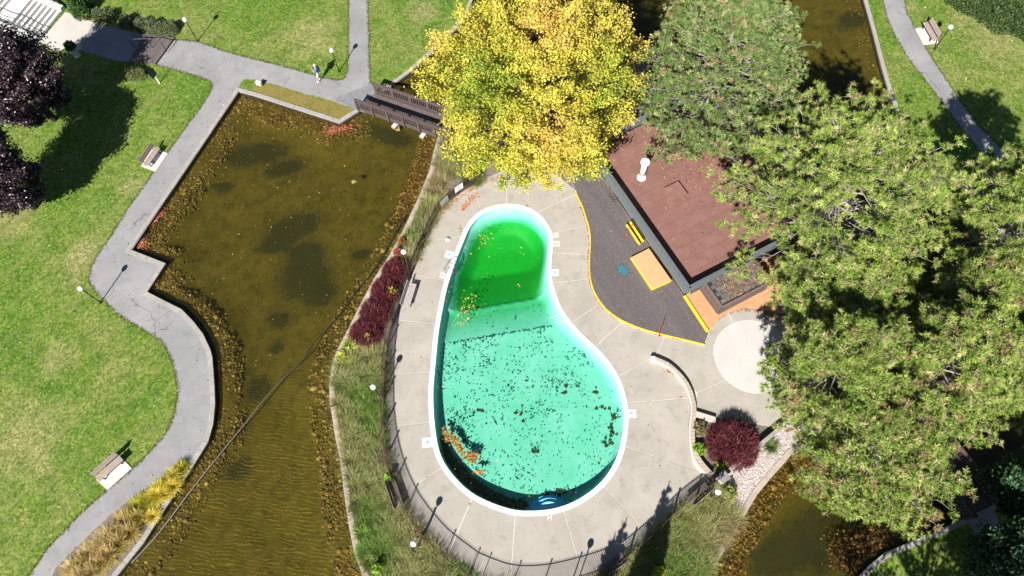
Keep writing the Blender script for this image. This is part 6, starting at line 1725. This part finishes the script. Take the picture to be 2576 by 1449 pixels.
# deck litter
ORG = [(0.50, 0.17, 0.05), (0.42, 0.12, 0.05), (0.52, 0.27, 0.12)]
Lc = resample(UL(S_CURVE + [(1721, 854)]), .05); kk = rng.integers(0, len(Lc), 520); Pe = Lc[kk] + rng.normal(0, .05, (520, 2)) + (np.array([-.09, -.05]))
Fe = resample(UL([(1104, 540), (1132, 510), (1163, 486), (1210, 458), (1260, 440)]), .05); kk = rng.integers(0, len(Fe), 240)
Pe = np.vstack([Pe, Fe[kk] + rng.normal(0, .09, (240, 2)) + np.array([.1, -.1]), blob((1188, 499), 90, .16, .26, rng, 0, -.6), blob((1170, 520), 70, .10, .16, rng, 0, -.9), blob((1326, 519), 25, .08, .05, rng), blob((1683, 936), 40, .2, .08, rng, 0, -.6),
    blob((1158, 577), 16, .05, .12, rng), scatter_in([tuple(p) for p in deck_out], 160, rng)])
Pe = Pe[~inside(Pe, [tuple(p) for p in pool_out])]
litter('fallen_leaves', 'orange leaves blown against the deck edges', np.column_stack([Pe, np.full(len(Pe), .045)]), .07, ORG, None, 11, .3, 1.2)
Pa = np.vstack([smooth_curve(np.array(arc_to((1790, 850), (2000, 850), 20, 0)), 1) * 0 + 0 for _ in ()] + [np.array([(cc[0] + (cr + .75 + rng.normal(0, .12)) * math.cos(a), cc[1] + (cr + .75 + rng.normal(0, .12)) * math.sin(a)) for a in rng.uniform(.35, 2.9, 600)])])
litter('fallen_needles', 'rusty needles along the tan deck beside the round pad', np.column_stack([Pa, np.full(len(Pa), .05)]), .06, [(0.34, 0.13, 0.05), (0.42, 0.2, 0.09)], None, 12, .3, 2.0)
# needles on the roofs
def onroof(n, u0, u1, v0, v1, z): q_ = np.stack([rng.uniform(u0, u1, n), rng.uniform(v0, v1, n)], 1); return np.column_stack([A[0] + q_[:, 0] * e1[0] + q_[:, 1] * e2[0], A[1] + q_[:, 0] * e1[1] + q_[:, 1] * e2[1], np.full(n, z)])
R1 = np.vstack([onroof(1500, LX * .45, LX - .3, LY * .30, LY - .3, RZ + .03), onroof(420, .3, LX - .3, .3, LY - .3, RZ + .03), onroof(900, LX * .35, LX - .3, LY * .5, LY - .3, RZ + .03)])
litter('fallen_needles', 'tan pine needles strewn over the red brown roof', R1, .04, [(0.42, 0.27, 0.15), (0.30, 0.17, 0.09), (0.22, 0.11, 0.07)], None, 13, .2, 4.5)
def onshed(n): q_ = np.stack([rng.uniform(.1, SU, n), rng.uniform(.6, SV, n) ** 1], 1); return np.array([S_(a_, b_, SZ + .05) for a_, b_ in q_])
litter('fallen_needles', 'tan pine needles lying on the shingled pump shed', onshed(900), .045, [(0.30, 0.19, 0.10), (0.40, 0.26, 0.14), (0.16, 0.10, 0.06)], None, 14, .3, 4.5)
Pd = scatter_in([tuple(p) for p in ddpoly], 520, rng)
litter('fallen_leaves', 'pale leaf scraps on the dark deck boards', np.column_stack([Pd, np.full(len(Pd), DECK_Z + .012)]), .035, [(0.40, 0.33, 0.30), (0.46, 0.25, 0.18), (0.3, 0.25, 0.22)], None, 15, .3, 1.6)
Pw = np.vstack([scatter_in(UL([(0, 140), (400, 190), (520, 215), (430, 380), (240, 640), (220, 720), (400, 860), (430, 960), (300, 1200), (80, 1430), (0, 1440)]), 420, rng), scatter_in(UL([(940, 0), (1180, 0), (1100, 100), (990, 205), (935, 200)]), 120, rng),
    scatter_in(UL([(560, 0), (870, 0), (870, 180), (640, 145), (450, 95)]), 120, rng), scatter_in(UL([(2280, 0), (2560, 60), (2560, 300), (2440, 270)]), 160, rng), scatter_in(path, 260, rng)])
litter('fallen_leaves', 'small brown and pale leaves scattered over the lawns and paths', np.column_stack([Pw, np.full(len(Pw), .03)]), .06, [(0.40, 0.30, 0.14), (0.22, 0.12, 0.06), (0.5, 0.42, 0.25)], None, 16, .4, 1.3)
# grass tufts over the lawns: short blades give the turf its nap along path edges
Le = np.vstack([resample(UL(l), .06) for l in (lawn_edge[1:], up_edge[:-1], rt_edge[1:-1], p2l[1:-1], p2r[1:-1])])
Le = Le + rng.normal(0, .035, Le.shape)
V, F, C = clump_data(np.repeat(Le, 2, axis=0) + rng.normal(0, .03, (len(Le) * 2, 2)), 5, .10, 1.0, .010, [(0.09, 0.13, 0.02), (0.14, 0.15, 0.03), (0.2, 0.18, 0.06)], None, rng, .05, .4)
tag(link('edge_grass', np_mesh('edge_grass', V, F, C), M_GRASS), 'short lawn grass fraying over the asphalt path edges', 'grass', kind='stuff')
